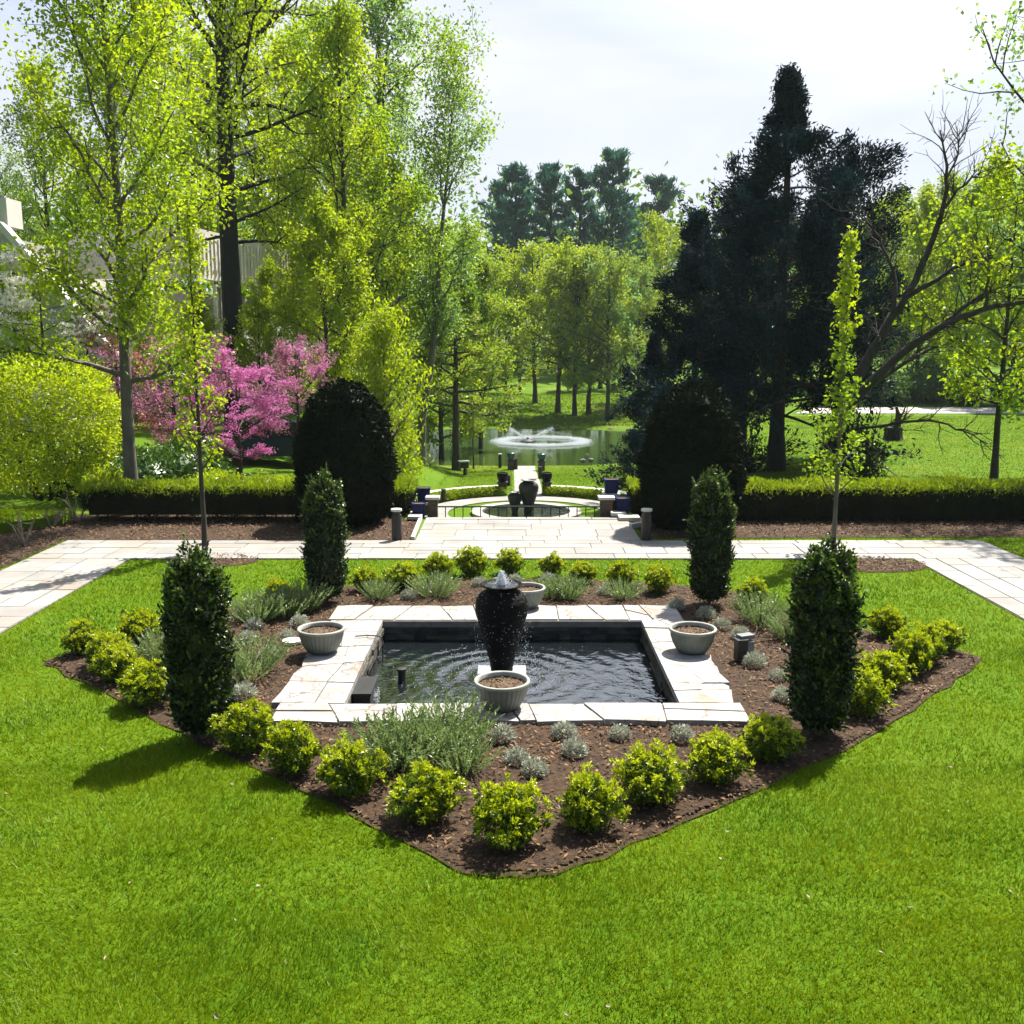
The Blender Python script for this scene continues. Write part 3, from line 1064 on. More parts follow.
limes = [lime_mesh() for _ in range(8)]
ltw = twig_mesh(.42, .2, 9)
LS = [  # px of centre, py of base, height in px, label
    (248, 752, 62, 'lime shrub on the front left bed edge next to the front left boxwood'),
    (293, 774, 62, 'second lime shrub right of the front left boxwood on the bed edge'),
    (350, 796, 68, 'third lime shrub right of the front left boxwood, below the big lavender clump'),
    (425, 821, 76, 'plump lime shrub just left of the one at the front tip of the bed'),
    (508, 846, 80, 'frontmost lime shrub at the front tip of the bed'),
    (590, 829, 72, 'lime shrub just right of the one at the front tip of the bed'),
    (650, 803, 70, 'third lime shrub left of the front right boxwood on the bed edge'),
    (715, 783, 62, 'second lime shrub left of the front right boxwood on the bed edge'),
    (769, 760, 58, 'lime shrub touching the front right boxwood, near the coping corner'),
    (84, 655, 44, 'lime shrub at the far left tip of the bed'),
    (108, 670, 46, 'second lime shrub from the left tip of the bed, in the left cluster'),
    (140, 648, 46, 'bright lime shrub on the lawn side of the left cluster'),
    (118, 682, 46, 'lime shrub in the middle of the left cluster at the bed edge'),
    (148, 706, 56, 'lime shrub of the left cluster nearest the front left boxwood'),
    (860, 715, 60, 'lime shrub of the right cluster nearest the front right boxwood'),
    (884, 690, 52, 'second lime shrub of the right cluster from the boxwood'),
    (910, 674, 50, 'third lime shrub of the right cluster from the boxwood'),
    (926, 664, 46, 'low lime shrub of the right cluster in front of the outermost one'),
    (942, 652, 42, 'outermost lime shrub at the far right tip of the bed'),
    (886, 638, 42, 'lone dark lime shrub on the lawn side of the right cluster'),
    (366, 592, 32, 'lime shrub at the left end of the row behind the pool'),
    (404, 590, 36, 'second lime shrub from the left in the row behind the pool'),
    (438, 580, 32, 'third lime shrub from the left in the row behind the pool'),
    (472, 576, 34, 'fourth lime shrub from the left behind the pool, left of the urn'),
    (510, 574, 32, 'lime shrub in the row behind the pool straight behind the urn'),
    (552, 577, 30, 'lime shrub in the row behind the pool just right of the urn'),
    (583, 584, 30, 'small lime shrub third from the right end of the row behind the pool'),
    (621, 587, 34, 'lime shrub second from the right end of the row behind the pool'),
    (658, 594, 34, 'lime shrub at the right end of the row behind the pool'),
    (752, 607, 34, 'lime shrub behind the bed between the two right boxwoods'),
    (279, 606, 32, 'small dark green shrub among the lavenders on the back left lawn edge'),
]
for i, (px, py, hp, lab) in enumerate(LS):
    x, y = G(px, py)
    sc = hp * (y * .9856 + .68) / F / .67
    t_ = thing('lime_shrub', lab, 'shrub', (x, y, .01), i * 2.17, 'rounded lime-green shrubs round the pool bed', (sc * R.uniform(.82, 1.0), sc * R.uniform(.82, 1.0), sc * R.uniform(.9, 1.08)))
    part('foliage', limes[(i * 3) % 8], t_)
    part('twigs', ltw, t_)

# lavender / rosemary clumps: upright narrow shoots
def lav_mesh(spread, h, n_):
    mb = MB()
    for k in range(n_):
        a_, r_ = R.uniform(0, 2 * PI), spread * math.sqrt(R.random())
        b = np.array([r_ * math.cos(a_) * .6, r_ * math.sin(a_) * .6, 0])
        u = np.array([math.cos(a_) * r_ * 1.1, math.sin(a_) * r_ * 1.1, h * R.uniform(.7, 1.1) * (1 - .35 * (r_ / spread) ** 2)])
        m_ = 16
        tt = np.linspace(.15, 1, m_)
        P_ = b + u * tt[:, None]
        ax = u / np.linalg.norm(u)
        mb.leaves(P_, ax + R.normal(size=(m_, 3)) * .5, .05, .011, 0)
    return mb.mesh('foliage', [lm['lav']])


lavs = [lav_mesh(.2, .34, 130), lav_mesh(.24, .36, 150), lav_mesh(.2, .40, 130)]
wst = twig_mesh(.2, .12, 7)
LV = [
    (395, 768, 62, 'tall grey-green lavender at the left of the front clump below the coping'),
    (425, 758, 55, 'grey-green lavender in the middle of the front clump below the coping'),
    (455, 748, 52, 'grey-green lavender at the right of the front clump by the front planter'),
    (462, 772, 46, 'low lavender between the front clump and the plump lime shrub'),
    (256, 622, 34, 'lavender in the bed behind the front left boxwood'),
    (305, 612, 32, 'lavender beside the back left boxwood'),
    (285, 618, 34, 'lavender left of the back left boxwood, second from it'),
    (247, 678, 46, 'lavender between the front left boxwood and the left planter'),
    (160, 662, 34, 'lavender behind the left cluster of lime shrubs'),
    (378, 600, 24, 'lavender behind the left end of the back coping'),
    (436, 598, 28, 'wide lavender on the back coping edge left of the urn'),
    (550, 599, 24, 'small lavender on the back coping edge just right of the urn'),
    (567, 600, 28, 'wide lavender on the back coping edge right of the urn'),
    (622, 600, 22, 'lavender near the right end of the back coping'),
    (758, 624, 34, 'lavender in front of the shrub between the right boxwoods'),
    (790, 640, 34, 'lavender just behind the front right boxwood'),
]
for i, (px, py, hp, lab) in enumerate(LV):
    x, y = G(px, py)
    sc = hp * (y * .9856 + .68) / F / .40
    t_ = thing('lavender', lab, 'lavender', (x, y, .02), i * 1.7, 'lavenders in the pool bed', (sc * 1.15, sc * 1.15, sc))
    part('foliage', lavs[i % 3], t_)
    part('stems', wst, t_)

# silver-leaved mounds
def silver_mesh():
    mb = MB()
    n = 420
    P_ = R.normal(size=(n, 3))
    P_ /= np.linalg.norm(P_, axis=1)[:, None]
    P_[:, 2] = np.abs(P_[:, 2])
    U = P_ + R.normal(size=(n, 3)) * .45 + np.array([0, 0, .4])
    P_ = P_ * np.array([.14, .14, .15]) * R.uniform(.6, 1.1, n)[:, None] + np.array([0, 0, .03])
    mb.leaves(P_, U, R.uniform(.04, .07, n), R.uniform(.012, .022, n), 0)
    return mb.mesh('silver_plant', [lm['silver']])


silv = [silver_mesh() for _ in range(3)]
SV = [
    (502, 743, 'silver plant nearest the front planter'),
    (517, 766, 'silver plant in the front mulch, left one of the close pair'),
    (534, 777, 'silver plant in the front mulch, right one of the close pair'),
    (564, 740, 'silver plant at the front coping right of the front planter'),
    (574, 757, 'silver plant in the front mulch a step below the coping one'),
    (620, 740, 'silver plant under the front coping, middle of its right half'),
    (682, 742, 'silver plant under the right end of the front coping'),
    (254, 630, 'silver plant below the lavender behind the front left boxwood'),
    (248, 643, 'silver plant between two lavenders left of the left planter'),
    (300, 628, 'silver plant beside the left planter, farther one'),
    (288, 640, 'silver plant beside the left planter, nearer the pale cover'),
    (244, 700, 'silver plant at the right foot of the front left boxwood'),
    (270, 660, 'silver plant right of the lavender left of the pool'),
    (408, 600, 'silver plant behind the coping left of the wide lavender'),
    (480, 588, 'silver plant left of the urn rim behind the coping'),
    (515, 585, 'silver plant just behind the urn rim'),
    (548, 584, 'round silver plant right of the urn rim'),
    (604, 596, 'silver plant between two lavenders on the right back coping'),
    (706, 620, 'silver plant at the foot of the back right boxwood'),
    (676, 611, 'blue-grey plant spilling on the back right coping corner'),
    (722, 630, 'silver plant behind the garden spotlight, farther one'),
    (740, 640, 'silver plant close behind the garden spotlight'),
    (755, 668, 'silver plant in front of the garden spotlight'),
    (778, 682, 'silver plant left of the front right boxwood, farther one'),
    (782, 702, 'silver plant at the left foot of the front right boxwood'),
]
for i, (px, py, lab) in enumerate(SV):
    x, y = G(px, py)
    o = bpy.data.objects.new('silver_plant', silv[i % 3])
    COL.objects.link(o)
    o.location = (x, y, .02)
    o.rotation_euler = (0, 0, i * 1.9)
    s_ = R.uniform(.72, 1.02)
    o.scale = (s_, s_, s_)
    tag(o, lab, 'plant', 'silver plants in the pool bed')

# ------------------------------------------------------------------ clipped yews, hedges
YEW = [(.4, .0), (.8, .12), (1.02, .6), (1.10, 1.15), (1.06, 1.75), (.92, 2.3), (.66, 2.78), (.34, 3.05), (.02, 3.14)]
for i, (px, py, lab) in enumerate(((347, 532, 'big dark egg-shaped clipped yew left of the terrace'), (690, 537, 'big dark egg-shaped clipped yew right of the terrace'))):
    x, y = G(px, py)
    y += 1.0
    x = X(px, y)
    mb = MB()
    core(mb, YEW, .92, k=28)
    P_, N_ = revolve(YEW, 15000, .022 + .012 * i, i * 2.7, 3.)
    shell(mb, P_, N_, .11, .045, .05, 0, .75)
    t_ = thing('clipped_yew', lab, 'shrub', (x, y, .0), i * 2., 'clipped yews flanking the terrace')
    mb.build('foliage', [lm['yew']], t_)
    MB().tube([(0, 0, -.1), (0, 0, .8), (0, 0, 2.2)], [.11, .09, .04], 8).build('stem', M['barkblack'], t_)


def hedge(lab, x0, x1, y0, y1, h, n, gaps=False, z0=0.):
    mb = MB()
    cx, cy = (x0 + x1) / 2, (y0 + y1) / 2
    lx, ly = x1 - x0, y1 - y0
    ins = .12
    zb = .16 if gaps else .02
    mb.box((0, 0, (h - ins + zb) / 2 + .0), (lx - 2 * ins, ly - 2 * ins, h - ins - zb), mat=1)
    area = np.array([lx * ly, lx * h, lx * h, ly * h, ly * h])
    fsel = R.choice(5, n, p=area / area.sum())
    u, v = R.uniform(-.5, .5, n), R.uniform(-.5, .5, n)
    P_ = np.zeros((n, 3))
    N_ = np.zeros((n, 3))
    k = fsel == 0
    P_[k] = np.stack([u[k] * lx, v[k] * ly, np.full(k.sum(), h)], 1)
    N_[k] = (0, 0, 1)
    for q, sgn in ((1, -1), (2, 1)):
        k = fsel == q
        P_[k] = np.stack([u[k] * lx, np.full(k.sum(), sgn * ly / 2), (v[k] + .5) * h], 1)
        N_[k] = (0, sgn, 0)
    for q, sgn in ((3, -1), (4, 1)):
        k = fsel == q
        P_[k] = np.stack([np.full(k.sum(), sgn * lx / 2), u[k] * ly, (v[k] + .5) * h], 1)
        N_[k] = (sgn, 0, 0)
    # soften edges and roughen faces
    wob = .035 * (np.sin(P_[:, 0] * 4.1) + np.sin(P_[:, 0] * 9.7 + P_[:, 2] * 5)) + .03 * np.sin(P_[:, 0] * 2.3 + P_[:, 1] * 3)
    P_ += N_ * wob[:, None]
    if gaps:
        thin = (P_[:, 2] < .35 * h) & (np.sin((P_[:, 0] + cx) * 3.3) + np.sin((P_[:, 0] + cx) * 7.1) > .1) & (fsel > 0)
        P_, N_, fsel = P_[~thin], N_[~thin], fsel[~thin]
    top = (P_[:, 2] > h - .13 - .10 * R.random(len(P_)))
    shell(mb, P_[top] + np.array([0, 0, .02]), N_[top] + np.array([0, 0, .9]), .085, .035, .03, 0, .6)  # sunlit top band, its light put in as brighter leaf colour
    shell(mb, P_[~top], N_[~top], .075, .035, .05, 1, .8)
    t_ = thing('hedge', lab, 'hedge', (cx, cy, z0), 0)
    mb.build('foliage', [lm['hedge'], lm['hedgeside']], t_)
    st = MB()
    for xx in np.arange(-lx / 2 + .15, lx / 2, .45):
        st.tube([(xx, R.uniform(-.15, .15), -.02), (xx + R.normal() * .08, R.uniform(-.2, .2), h * .7)], [.022, .012], 6)
    if gaps:
        st.build('stems', M['twig'], t_)['kind'] = 'stuff'
    return t_


hedge('clipped hedge running left from the left yew behind the mulch', -9.55, -3.9, 21.85, 22.75, .84, 15000, True)
hedge('long clipped hedge running right from the right yew behind the mulch', 4.4, 15.0, 21.85, 22.85, .84, 24000)
hedge('short clipped hedge between the left yew and the terrace steps', -3.3, -2.35, 22.6, 23.8, .72, 3500)
hedge('short clipped hedge between the right yew and the terrace steps', 2.75, 4.3, 22.5, 23.7, .78, 5000)

# pruned bare shrubs on the left mulch
def bare_shrub(h, n_, seed):
    mb = MB()
    for k in range(n_):
        a_ = k * 2.4 + seed
        l = h * random.uniform(.6, 1.1)
        p = [np.array([.03 * math.cos(a_), .03 * math.sin(a_), 0.])]
        d_ = np.array([math.cos(a_) * .6, math.sin(a_) * .6, 1.])
        for q in range(4):
            d_ = d_ + R.normal(size=3) * .25
            p.append(p[-1] + d_ / np.linalg.norm(d_) * l / 4)
        mb.tube(p, np.linspace(.024, .008, 5), 6)
        for q in range(2):
            b = p[2 + q]
            e = b + (R.normal(size=3) * .5 + np.array([0, 0, .5])) * l * .3
            mb.tube([b, (b + e) / 2 + R.normal(size=3) * .02, e], [.011, .008, .004], 5)
    return mb


for i, (px, py, h, lab) in enumerate(((24, 545, .75, 'bare pruned shrub nearest the path on the left mulch'), (52, 527, .5, 'small bare pruned shrub in the middle of the left mulch'), (78, 522, .85, 'bare pruned shrub at the left end of the left hedge'))):
    x, y = G(px, py)
    o = bare_shrub(h, 6, i).build('bare_shrub', M['deadwood'])
    o.location = (x, y, .0)
    tag(o, lab, 'shrub', 'bare pruned shrubs on the left mulch')

# grassy bank edge at far left
mb = MB()
pts = [G(-30, 507), G(20, 515), G(55, 524)]
mb.prism([(-14, 20.6), (-10.9, 20.4), (-9.9, 21.4), (-9.9, 22.2), (-14, 22.2)], -.05, .22)
o = mb.build('terrain_bank', M['ground'])
struct(o)
mb = MB()
n = 9000
x, y = R.uniform(-14, -9.9, n), R.uniform(20.4, 22.2, n)
k = inpoly(x, y, [(-14, 20.6), (-10.9, 20.4), (-9.9, 21.4), (-9.9, 22.2), (-14, 22.2)])
blades(x[k], y[k], np.full(k.sum(), .22), .06, .02, mb)
tag(mb.build('bank_grass', [lm['grass'], lm['grasstip']]), 'grass on the low bank at the left end of the hedge', 'grass', kind='stuff')

# ------------------------------------------------------------------ trees
R = np.random.default_rng(23)


def perp(d_, spreadv):
    v = R.normal(size=3)
    v -= d_ * v.dot(d_)
    v /= np.linalg.norm(v) + 1e-9
    q = d_ * math.cos(spreadv) + v * math.sin(spreadv)
    return q / np.linalg.norm(q)


PROF = {
    'oval': lambda u: .45 + .75 * math.sin(PI * min(1, .12 + u * .88)) ** .8,
    'round': lambda u: .25 + .85 * math.sin(PI * (.1 + .85 * u)) ** .7,
    'cone': lambda u: 1.12 - .98 * u,
    'col': lambda u: 1.0 - .75 * u ** 2,
    'vase': lambda u: .6 + .7 * u,
    'ced': lambda u: (min(1.75 * (1 - u) ** 1.05, .95) + .01) * (.85 + .3 * math.sin(u * 21)),
}


def grow(H, r0, cb, spread, limbs, subs, prof, up=.5, wob=.02, lean=(0, 0), curve=.5, pts0=None, lr=.03, jit=.23):
    """trunk, limbs and branchlets; returns tubes and leaf anchors with their outward direction"""
    tubes, anc, adir = [], [], []
    n = 11
    tt = np.linspace(0, 1, n)
    off = np.cumsum(R.normal(size=(n, 2)) * wob * H / n, axis=0)
    off -= off[0]
    tr = np.stack([lean[0] * H * tt + off[:, 0], lean[1] * H * tt + off[:, 1], H * .97 * tt - .0], 1) if pts0 is None else np.asarray(pts0, float)
    if pts0 is not None:
        tt = np.linspace(0, 1, len(tr))
    rr_ = r0 * (1 - tt * .93) ** .85
    rr_[0] *= 1.35
    tr0 = tr.copy()
    tr0[0, 2] -= .15
    tubes.append((tr0, rr_, 10))
    at = lambda t_: np.array([np.interp(t_, tt, tr[:, k]) for k in range(3)])
    for i in range(limbs):
        u = (i + .5 + R.uniform(-.3, .3)) / limbs
        u = min(max(u, 0.), 1.)
        t_ = cb + (1 - cb) * u * .98
        b = at(t_)
        az = i * 2.39996 + R.normal() * .35
        el = up + (.25 if prof == 'ced' else .55) * u + R.normal() * .15
        d_ = np.array([math.cos(az) * math.cos(el), math.sin(az) * math.cos(el), math.sin(el)])
        L = spread * PROF[prof](u) * R.uniform(.95 - jit, .95 + jit)
        p = [b]
        m_ = 6
        for q in range(m_):
            d_ = d_ + np.array([0, 0, curve * .13]) + R.normal(size=3) * .13
            d_ /= np.linalg.norm(d_)
            p.append(p[-1] + d_ * L / m_)
        p = np.array(p)
        rl = min(lr * L + .004, .55 * float(np.interp(t_, tt, rr_)))
        tubes.append((p, np.linspace(rl, rl * .25, m_ + 1), 6))
        anc += [p[-1], p[-2], p[-3]]
        adir += [d_, d_, d_]
        for j in range(subs):
            s_ = .28 + .70 * (j + R.random()) / subs
            k = s_ * m_
            i0 = min(int(k), m_ - 1)
            bb = p[i0] + (p[i0 + 1] - p[i0]) * (k - i0)
            dd = (p[i0 + 1] - p[i0])
            dd /= np.linalg.norm(dd)
            q_ = perp(dd, R.uniform(.5, 1.1))
            l2 = L * .42 * (1.15 - .55 * s_) * R.uniform(.7, 1.25)
            pp = [bb]
            for q in range(4):
                q_ = q_ + np.array([0, 0, curve * .12]) + R.normal(size=3) * .16
                q_ /= np.linalg.norm(q_)
                pp.append(pp[-1] + q_ * l2 / 4)
            tubes.append((np.array(pp), np.linspace(rl * .42, rl * .12, 5), 4))
            anc += pp[1:]
            adir += [q_] * 4
    return tubes, np.array(anc), np.array(adir)


def trunk_mesh(tubes, mat, minr=.003, name='trunk'):
    mb = MB()
    for p, r_, k in tubes:
        mb.tube(p, np.maximum(r_, minr), k, cap=False)
    return mb.mesh(name, [mat], True)


def crown_mesh(anc, adir, n, sig, L, W, mats, mode='rand', split=None, name='crown', flat=1.):
    i = R.integers(0, len(anc), n)
    P_ = anc[i] + R.normal(size=(n, 3)) * sig * np.array([1, 1, flat])
    if mode == 'out':
        U = adir[i] * 1.2 + R.normal(size=(n, 3)) * .55
    elif mode == 'hang':
        U = R.normal(size=(n, 3)) * .7 + np.array([0, 0, -.8])
    else:
        U = R.normal(size=(n, 3))
    mb = MB()
    s_ = R.uniform(.65, 1.35, n)
    nr = R.normal(size=(n, 3)) + np.array([0, 0, .6])
    if len(mats) == 1:
        mb.leaves(P_, U, L * s_, W * s_, 0, nrm=nr)
    else:
        # whole clumps, not single leaves, take the second material
        cl_ = np.sin(anc[:, 0] * 2.1 + anc[:, 2] * 1.3 + 1.) + np.sin(anc[:, 1] * 1.9 - anc[:, 2]) + R.normal(size=len(anc)) * .6
        k = (cl_ > np.quantile(cl_, split))[i]
        mb.leaves(P_[~k], U[~k], (L * s_)[~k], (W * s_)[~k], 0, nrm=nr[~k])
        mb.leaves(P_[k], U[k], (L * s_)[k], (W * s_)[k], 1, nrm=nr[k])
    return mb.mesh(name, mats)


def proto(H, r0, cb, spread, limbs, subs, prof, n, sig, L, W, mats, bark, mode='rand', split=.6, flat=1., minr=.004, **kw):
    tb, an, ad = grow(H, r0, cb, spread, limbs, subs, prof, **kw)
    return trunk_mesh(tb, bark, minr), crown_mesh(an, ad, n, sig, L, W, [lm[m_] for m_ in mats], mode, split, flat=flat)


def place(pr, name, lab, x, y, rz=0., sc=1., group=None, z=None, cat='tree'):
    if z is None:
        z = float(terr(x, y))
    t_ = thing(name, lab, cat, (x, y, z), rz, group, sc)
    part('trunk', pr[0], t_)
    part('crown', pr[1], t_)
    return t_


# --- left foreground trees
p = proto(14.5, .15, .20, 2.7, 36, 6, 'oval', 27000, .28, .105, .072, ['spring', 'spring2'], M['barkgrey'], up=.45, wob=.03)
place(p, 'maple_tree', 'tall airy yellow-green tree with a pale grey trunk at the left hedge', X(130, 22.9), 23.1, .4)
p = proto(23., .40, .29, 4.0, 46, 7, 'oval', 32000, .38, .14, .09, ['spring'], M['barkblack'], up=.2, wob=.012, curve=.1, lr=.02)
place(p, 'tulip_tree', 'tall tree with a thick black trunk and yellow-green leaves at left', X(240, 38), 38, 1., 1.1)
p = proto(6.5, .05, .22, .75, 22, 4, 'col', 1200, .08, .10, .065, ['spring'], M['bark'], up=.85, wob=.03, lr=.018)
x, y = G(205, 552)
place(p, 'young_tree', 'slim young tree with sparse leaves on the left lawn edge', x, y, .3, group='young trees beside the path')
p = proto(6.15, .045, .13, .66, 36, 3, 'col', 1700, .07, .095, .065, ['spring2', 'spring'], M['barkgrey'], up=.75, wob=.025, lr=.016, jit=.45)
x, y = G(833, 549)
place(p, 'young_tree', 'slim young columnar tree with bright pale leaves on the right lawn edge', x, y, 1., group='young trees beside the path')

# --- left wood: prototypes, then individual trees
tall = [proto(22, .26, .22, 3.6, 34, 7, 'oval', 15000, .27, .19, .125, mm, M['bark'], up=.5, wob=.02) for mm in (['spring2'], ['spring', 'spring2'], ['spring3', 'spring2'])]
mid = [proto(13, .17, .12, 3.2, 30, 7, 'round', 14000, .22, .19, .125, mm, M['bark'], up=.45, wob=.03) for mm in (['spring'], ['spring2', 'spring'], ['olive', 'spring2'])]
TALL = [  # px, distance, height, kind, label
    (352, 40, 15.5, 1, 'tree with a forked dark trunk just behind and above the left yew'),
    (300, 63, 24, 1, 'tall yellow-green tree right of the black-trunked tree'),
    (388, 52, 25, 2, 'very tall tree with a bluish top at the right end of the left wood'),
    (338, 58, 24, 0, 'tall tree behind the forked tree above the left yew'),
    (270, 66, 26, 0, 'tall tree seen behind the black trunk on its right side'),
    (175, 67, 23, 2, 'tall tree between the grey trunk and the black trunk'),
    (60, 67, 20, 0, 'tall green tree behind the building roof at left'),
    (12, 60, 14.5, 2, 'tall thin tree at the left border above the building'),
    (125, 64, 20, 0, 'tree farther back right behind the grey-trunked tree'),
    (220, 70, 22, 1, 'tall tree farthest back in the left wood'),
    (-40, 50, 14, 1, 'tall tree cut by the left border beside the building'),
]
for i, (px, d_, h, kd, lab) in enumerate(TALL):
    place(tall[kd], 'tall_tree', lab, X(px, d_), d_, i * 1.9, h / 22, 'tall trees of the left wood')
MIDT = [
    (205, 37, 5, 0, 'low bright leafy tree left of the black trunk before the building'),
    (262, 35, 5, 0, 'low bright leafy tree right of the black trunk behind the redbud'),
    (330, 36, 8.5, 0, 'bright leafy tree filling the space above the left yew'),
    (275, 42, 5.6, 0, 'bright leafy tree under the building parapet'),
    (375, 46, 12.5, 1, 'green leafy tree left of the slender leaning tree'),
    (160, 43, 5.5, 1, 'leafy tree below the building, left of the black trunk'),
    (480, 62, 11.5, 2, 'dark olive tree on the left pond bank'),
    (440, 58, 13, 1, 'leafy tree behind the slender leaning tree'),
    (400, 64, 14, 1, 'leafy tree on the pond bank left of the slender leaning tree'),
    (505, 92, 11, 2, 'olive tree at the far left corner of the pond'),
    (470, 84, 14, 2, 'tall olive tree beyond the left pond bank'),
    (30, 36, 6.5, 1, 'leafy tree beside the building stair at the left border'),
    (318, 56, 12, 0, 'leafy tree at the right end of the building'),
]
for i, (px, d_, h, kd, lab) in enumerate(MIDT):
    place(mid[kd], 'leafy_tree', lab, X(px, d_), d_, i * 2.3, h / 13, 'leafy trees of the left wood')
# slender leaning many-stemmed tree
d0 = 45
z0 = float(terr(X(420, d0), d0))
tb, an, ad = grow(15.5, .20, .36, 3.3, 20, 7, 'vase', pts0=[(0, 0, 0), (.1, 0, 2), (.55, 0, 4.5), (.8, .1, 6.5), (1.0, 0, 9.5), (1.35, 0, 12.5), (1.6, .1, 15.5)], up=.75, curve=.6, lr=.028)
tt_ = thing('leaning_tree', 'slender leaning tree with many rising stems and soft grey-green leaves', 'tree', (X(420, d0), d0, z0))
part('trunk', trunk_mesh(tb, M['barkgrey'], .008), tt_)
part('crown', crown_mesh(an, ad, 12000, .30, .14, .09, [lm['spring3'], lm['spring2']], 'rand', .5), tt_)
# layered conifer-like tree by the lamp post
p = proto(10.2, .2, .30, 3.0, 36, 7, 'cone', 9000, .16, .22, .08, ['olive', 'wood'], M['bark'], 'out', up=-.05, curve=.15, flat=.4)
place(p, 'layered_pine', 'layered olive pine leaning over the left pond bank', X(456, 50), 50, .7)
# weeping bright shrub behind the yew
p = proto(5.2, .10, .05, 1.9, 40, 6, 'round', 5600, .16, .16, .06, ['spring'], M['twig'], 'hang', up=.9, curve=-.25, lr=.02)
place(p, 'weeping_shrub', 'tall bright yellow-green weeping shrub right behind the left yew', X(385, 28), 28.5, 0, .86, cat='shrub')
place(p, 'weeping_shrub', 'bright yellow-green bush on the grass bank left of the steps', X(404, 37), 37, 2., .55, cat='shrub')

# clipped round shrub far left
SP = [(.9, .3), (1.55, .8), (1.8, 1.6), (1.8, 2.4), (1.6, 3.05), (1.0, 3.45), (.02, 3.55)]
mb = MB()
P_, N_ = revolve(SP, 22000, .035, 1., 3.)
shell(mb, P_, N_, .09, .06, .16, 0, .8)
t_ = thing('clipped_round_shrub', 'large clipped bright green rounded shrub at the left border', 'shrub', (X(48, 25.2), 25.2, 0))
mb.build('foliage', [lm['clip']], t_)
mb = MB()
for k in range(7):
    a_ = k * .9
    mb.tube([(.2 * math.cos(a_), .2 * math.sin(a_), -.05), (.5 * math.cos(a_), .5 * math.sin(a_), .5), (1. * math.cos(a_), 1. * math.sin(a_), 1.2)], [.05, .04, .03], 6)
mb.build('stems', M['barkblack'], t_)

# redbuds, red maple, dogwood
p = proto(4.7, .13, .22, 2.1, 18, 8, 'round', 12000, .10, .07, .05, ['pink'], M['bark'], up=.12, curve=.1, flat=.5, lr=.022)
place(p, 'redbud_tree', 'redbud covered in vivid magenta blossom behind the left hedge', X(240, 28), 28, .3, (.76, .76, .66))
p2 = proto(4.3, .12, .25, 2.3, 18, 8, 'round', 8000, .11, .075, .055, ['palepink', 'pink'], M['bark'], up=.2, curve=.1, flat=.5, lr=.022)
place(p2, 'redbud_tree', 'redbud with thin faded pink blossom beside the left young tree', X(178, 29), 29, 2.1, .82)
place(p2, 'redbud_tree', 'small pink redbud just left of the big left yew', X(300, 31), 31, .8, .78)
p = proto(4.6, .09, .3, 1.5, 14, 6, 'round', 3200, .13, .11, .07, ['red'], M['bark'], up=.3, curve=.2, lr=.022)
place(p, 'red_maple', 'small red-leaved maple behind the grey trunk', X(122, 30), 30, 0, 1.0)
p = proto(5.8, .12, .2, 3.0, 18, 8, 'round', 9000, .13, .11, .09, ['white', 'spring'], M['bark'], up=.05, curve=.12, flat=.3, lr=.02, split=.85)
place(p, 'dogwood_tree', 'white blossoming dogwood above the clipped round shrub at left', X(52, 29.5), 29.5, .5, .94)

# undergrowth behind the left hedge
ug = []
for c_ in (['shade'], ['spring'], ['hedge']):
    mb = MB()
    pr = [(.3, .0), (.85, .15), (1.0, .5), (.85, .9), (.4, 1.15), (.02, 1.2)]
    core(mb, pr, .7, 0, 14)
    P_, N_ = revolve(pr, 3200, .13, len(ug) * 2., 3.)
    shell(mb, P_, N_, .12, .06, .10, 0, .9)
    ug.append(mb.mesh('foliage', [lm[c_[0]]]))
ugs = twig_mesh(.8, .5, 8)
for i, (px, d_, kd, sc, lab) in enumerate((
        (150, 24.6, 0, 1.0, 'dark green leafy shrub right of the grey trunk behind the hedge'),
        (182, 25.6, 0, 1.15, 'deep green shrub under the faded redbud'),
        (118, 24.4, 1, .8, 'yellow-green shrub at the foot of the grey trunk'),
        (215, 24.2, 1, .7, 'yellow-leaved low shrub behind the hedge by the young tree'),
        (100, 26.6, 0, 1.2, 'green shrub between the round clipped shrub and the grey trunk'),
        (262, 24.4, 2, .6, 'low shrub behind the hedge under the magenta redbud'),
        (288, 24.3, 1, .55, 'pale leafy shrub next to the parked car'))):
    t_ = thing('leafy_shrub', lab, 'shrub', (X(px, d_), d_, 0), i, 'shrubs behind the left hedge', sc)
    part('foliage', ug[kd], t_)
    part('stems', ugs, t_)

# --- big dark conifers at right
p = proto(12.9, .27, .13, 3.4, 104, 6, 'ced', 56000, .12, .17, .055, ['dark'], M['barkblack'], 'out', up=.0, curve=.25, lr=.014, jit=.28)
place(p, 'cedar_tree', 'tallest dark pointed cedar right of the pond', X(776, 31), 31, .6, .95, group='dark cedars right of the terrace')
p = proto(10.4, .2, .10, 2.6, 56, 7, 'ced', 34000, .12, .17, .055, ['dark'], M['barkblack'], 'out', up=.05, curve=.25, lr=.016, jit=.36)
place(p, 'cedar_tree', 'dark cedar left of the tallest cedar', X(692, 33), 33, .2, group='dark cedars right of the terrace')
p3 = proto(10.4, .2, .16, 2.6, 44, 8, 'oval', 34000, .15, .17, .055, ['dark'], M['barkblack'], 'out', up=.35, curve=.5, lr=.02, jit=.4)
place(p3, 'cedar_tree', 'dark rounded cedar right of the tallest cedar', X(834, 34), 34, 2.2, .9, group='dark cedars right of the terrace')
place(p3, 'cedar_tree', 'broad dark cedar filling in behind the tallest cedar', X(742, 36), 36, 1.0, .86, group='dark cedars right of the terrace')
place(p, 'cedar_tree', 'low dark cedar at the left edge of the dark group', X(652, 37), 37, 4.0, .62, group='dark cedars right of the terrace')
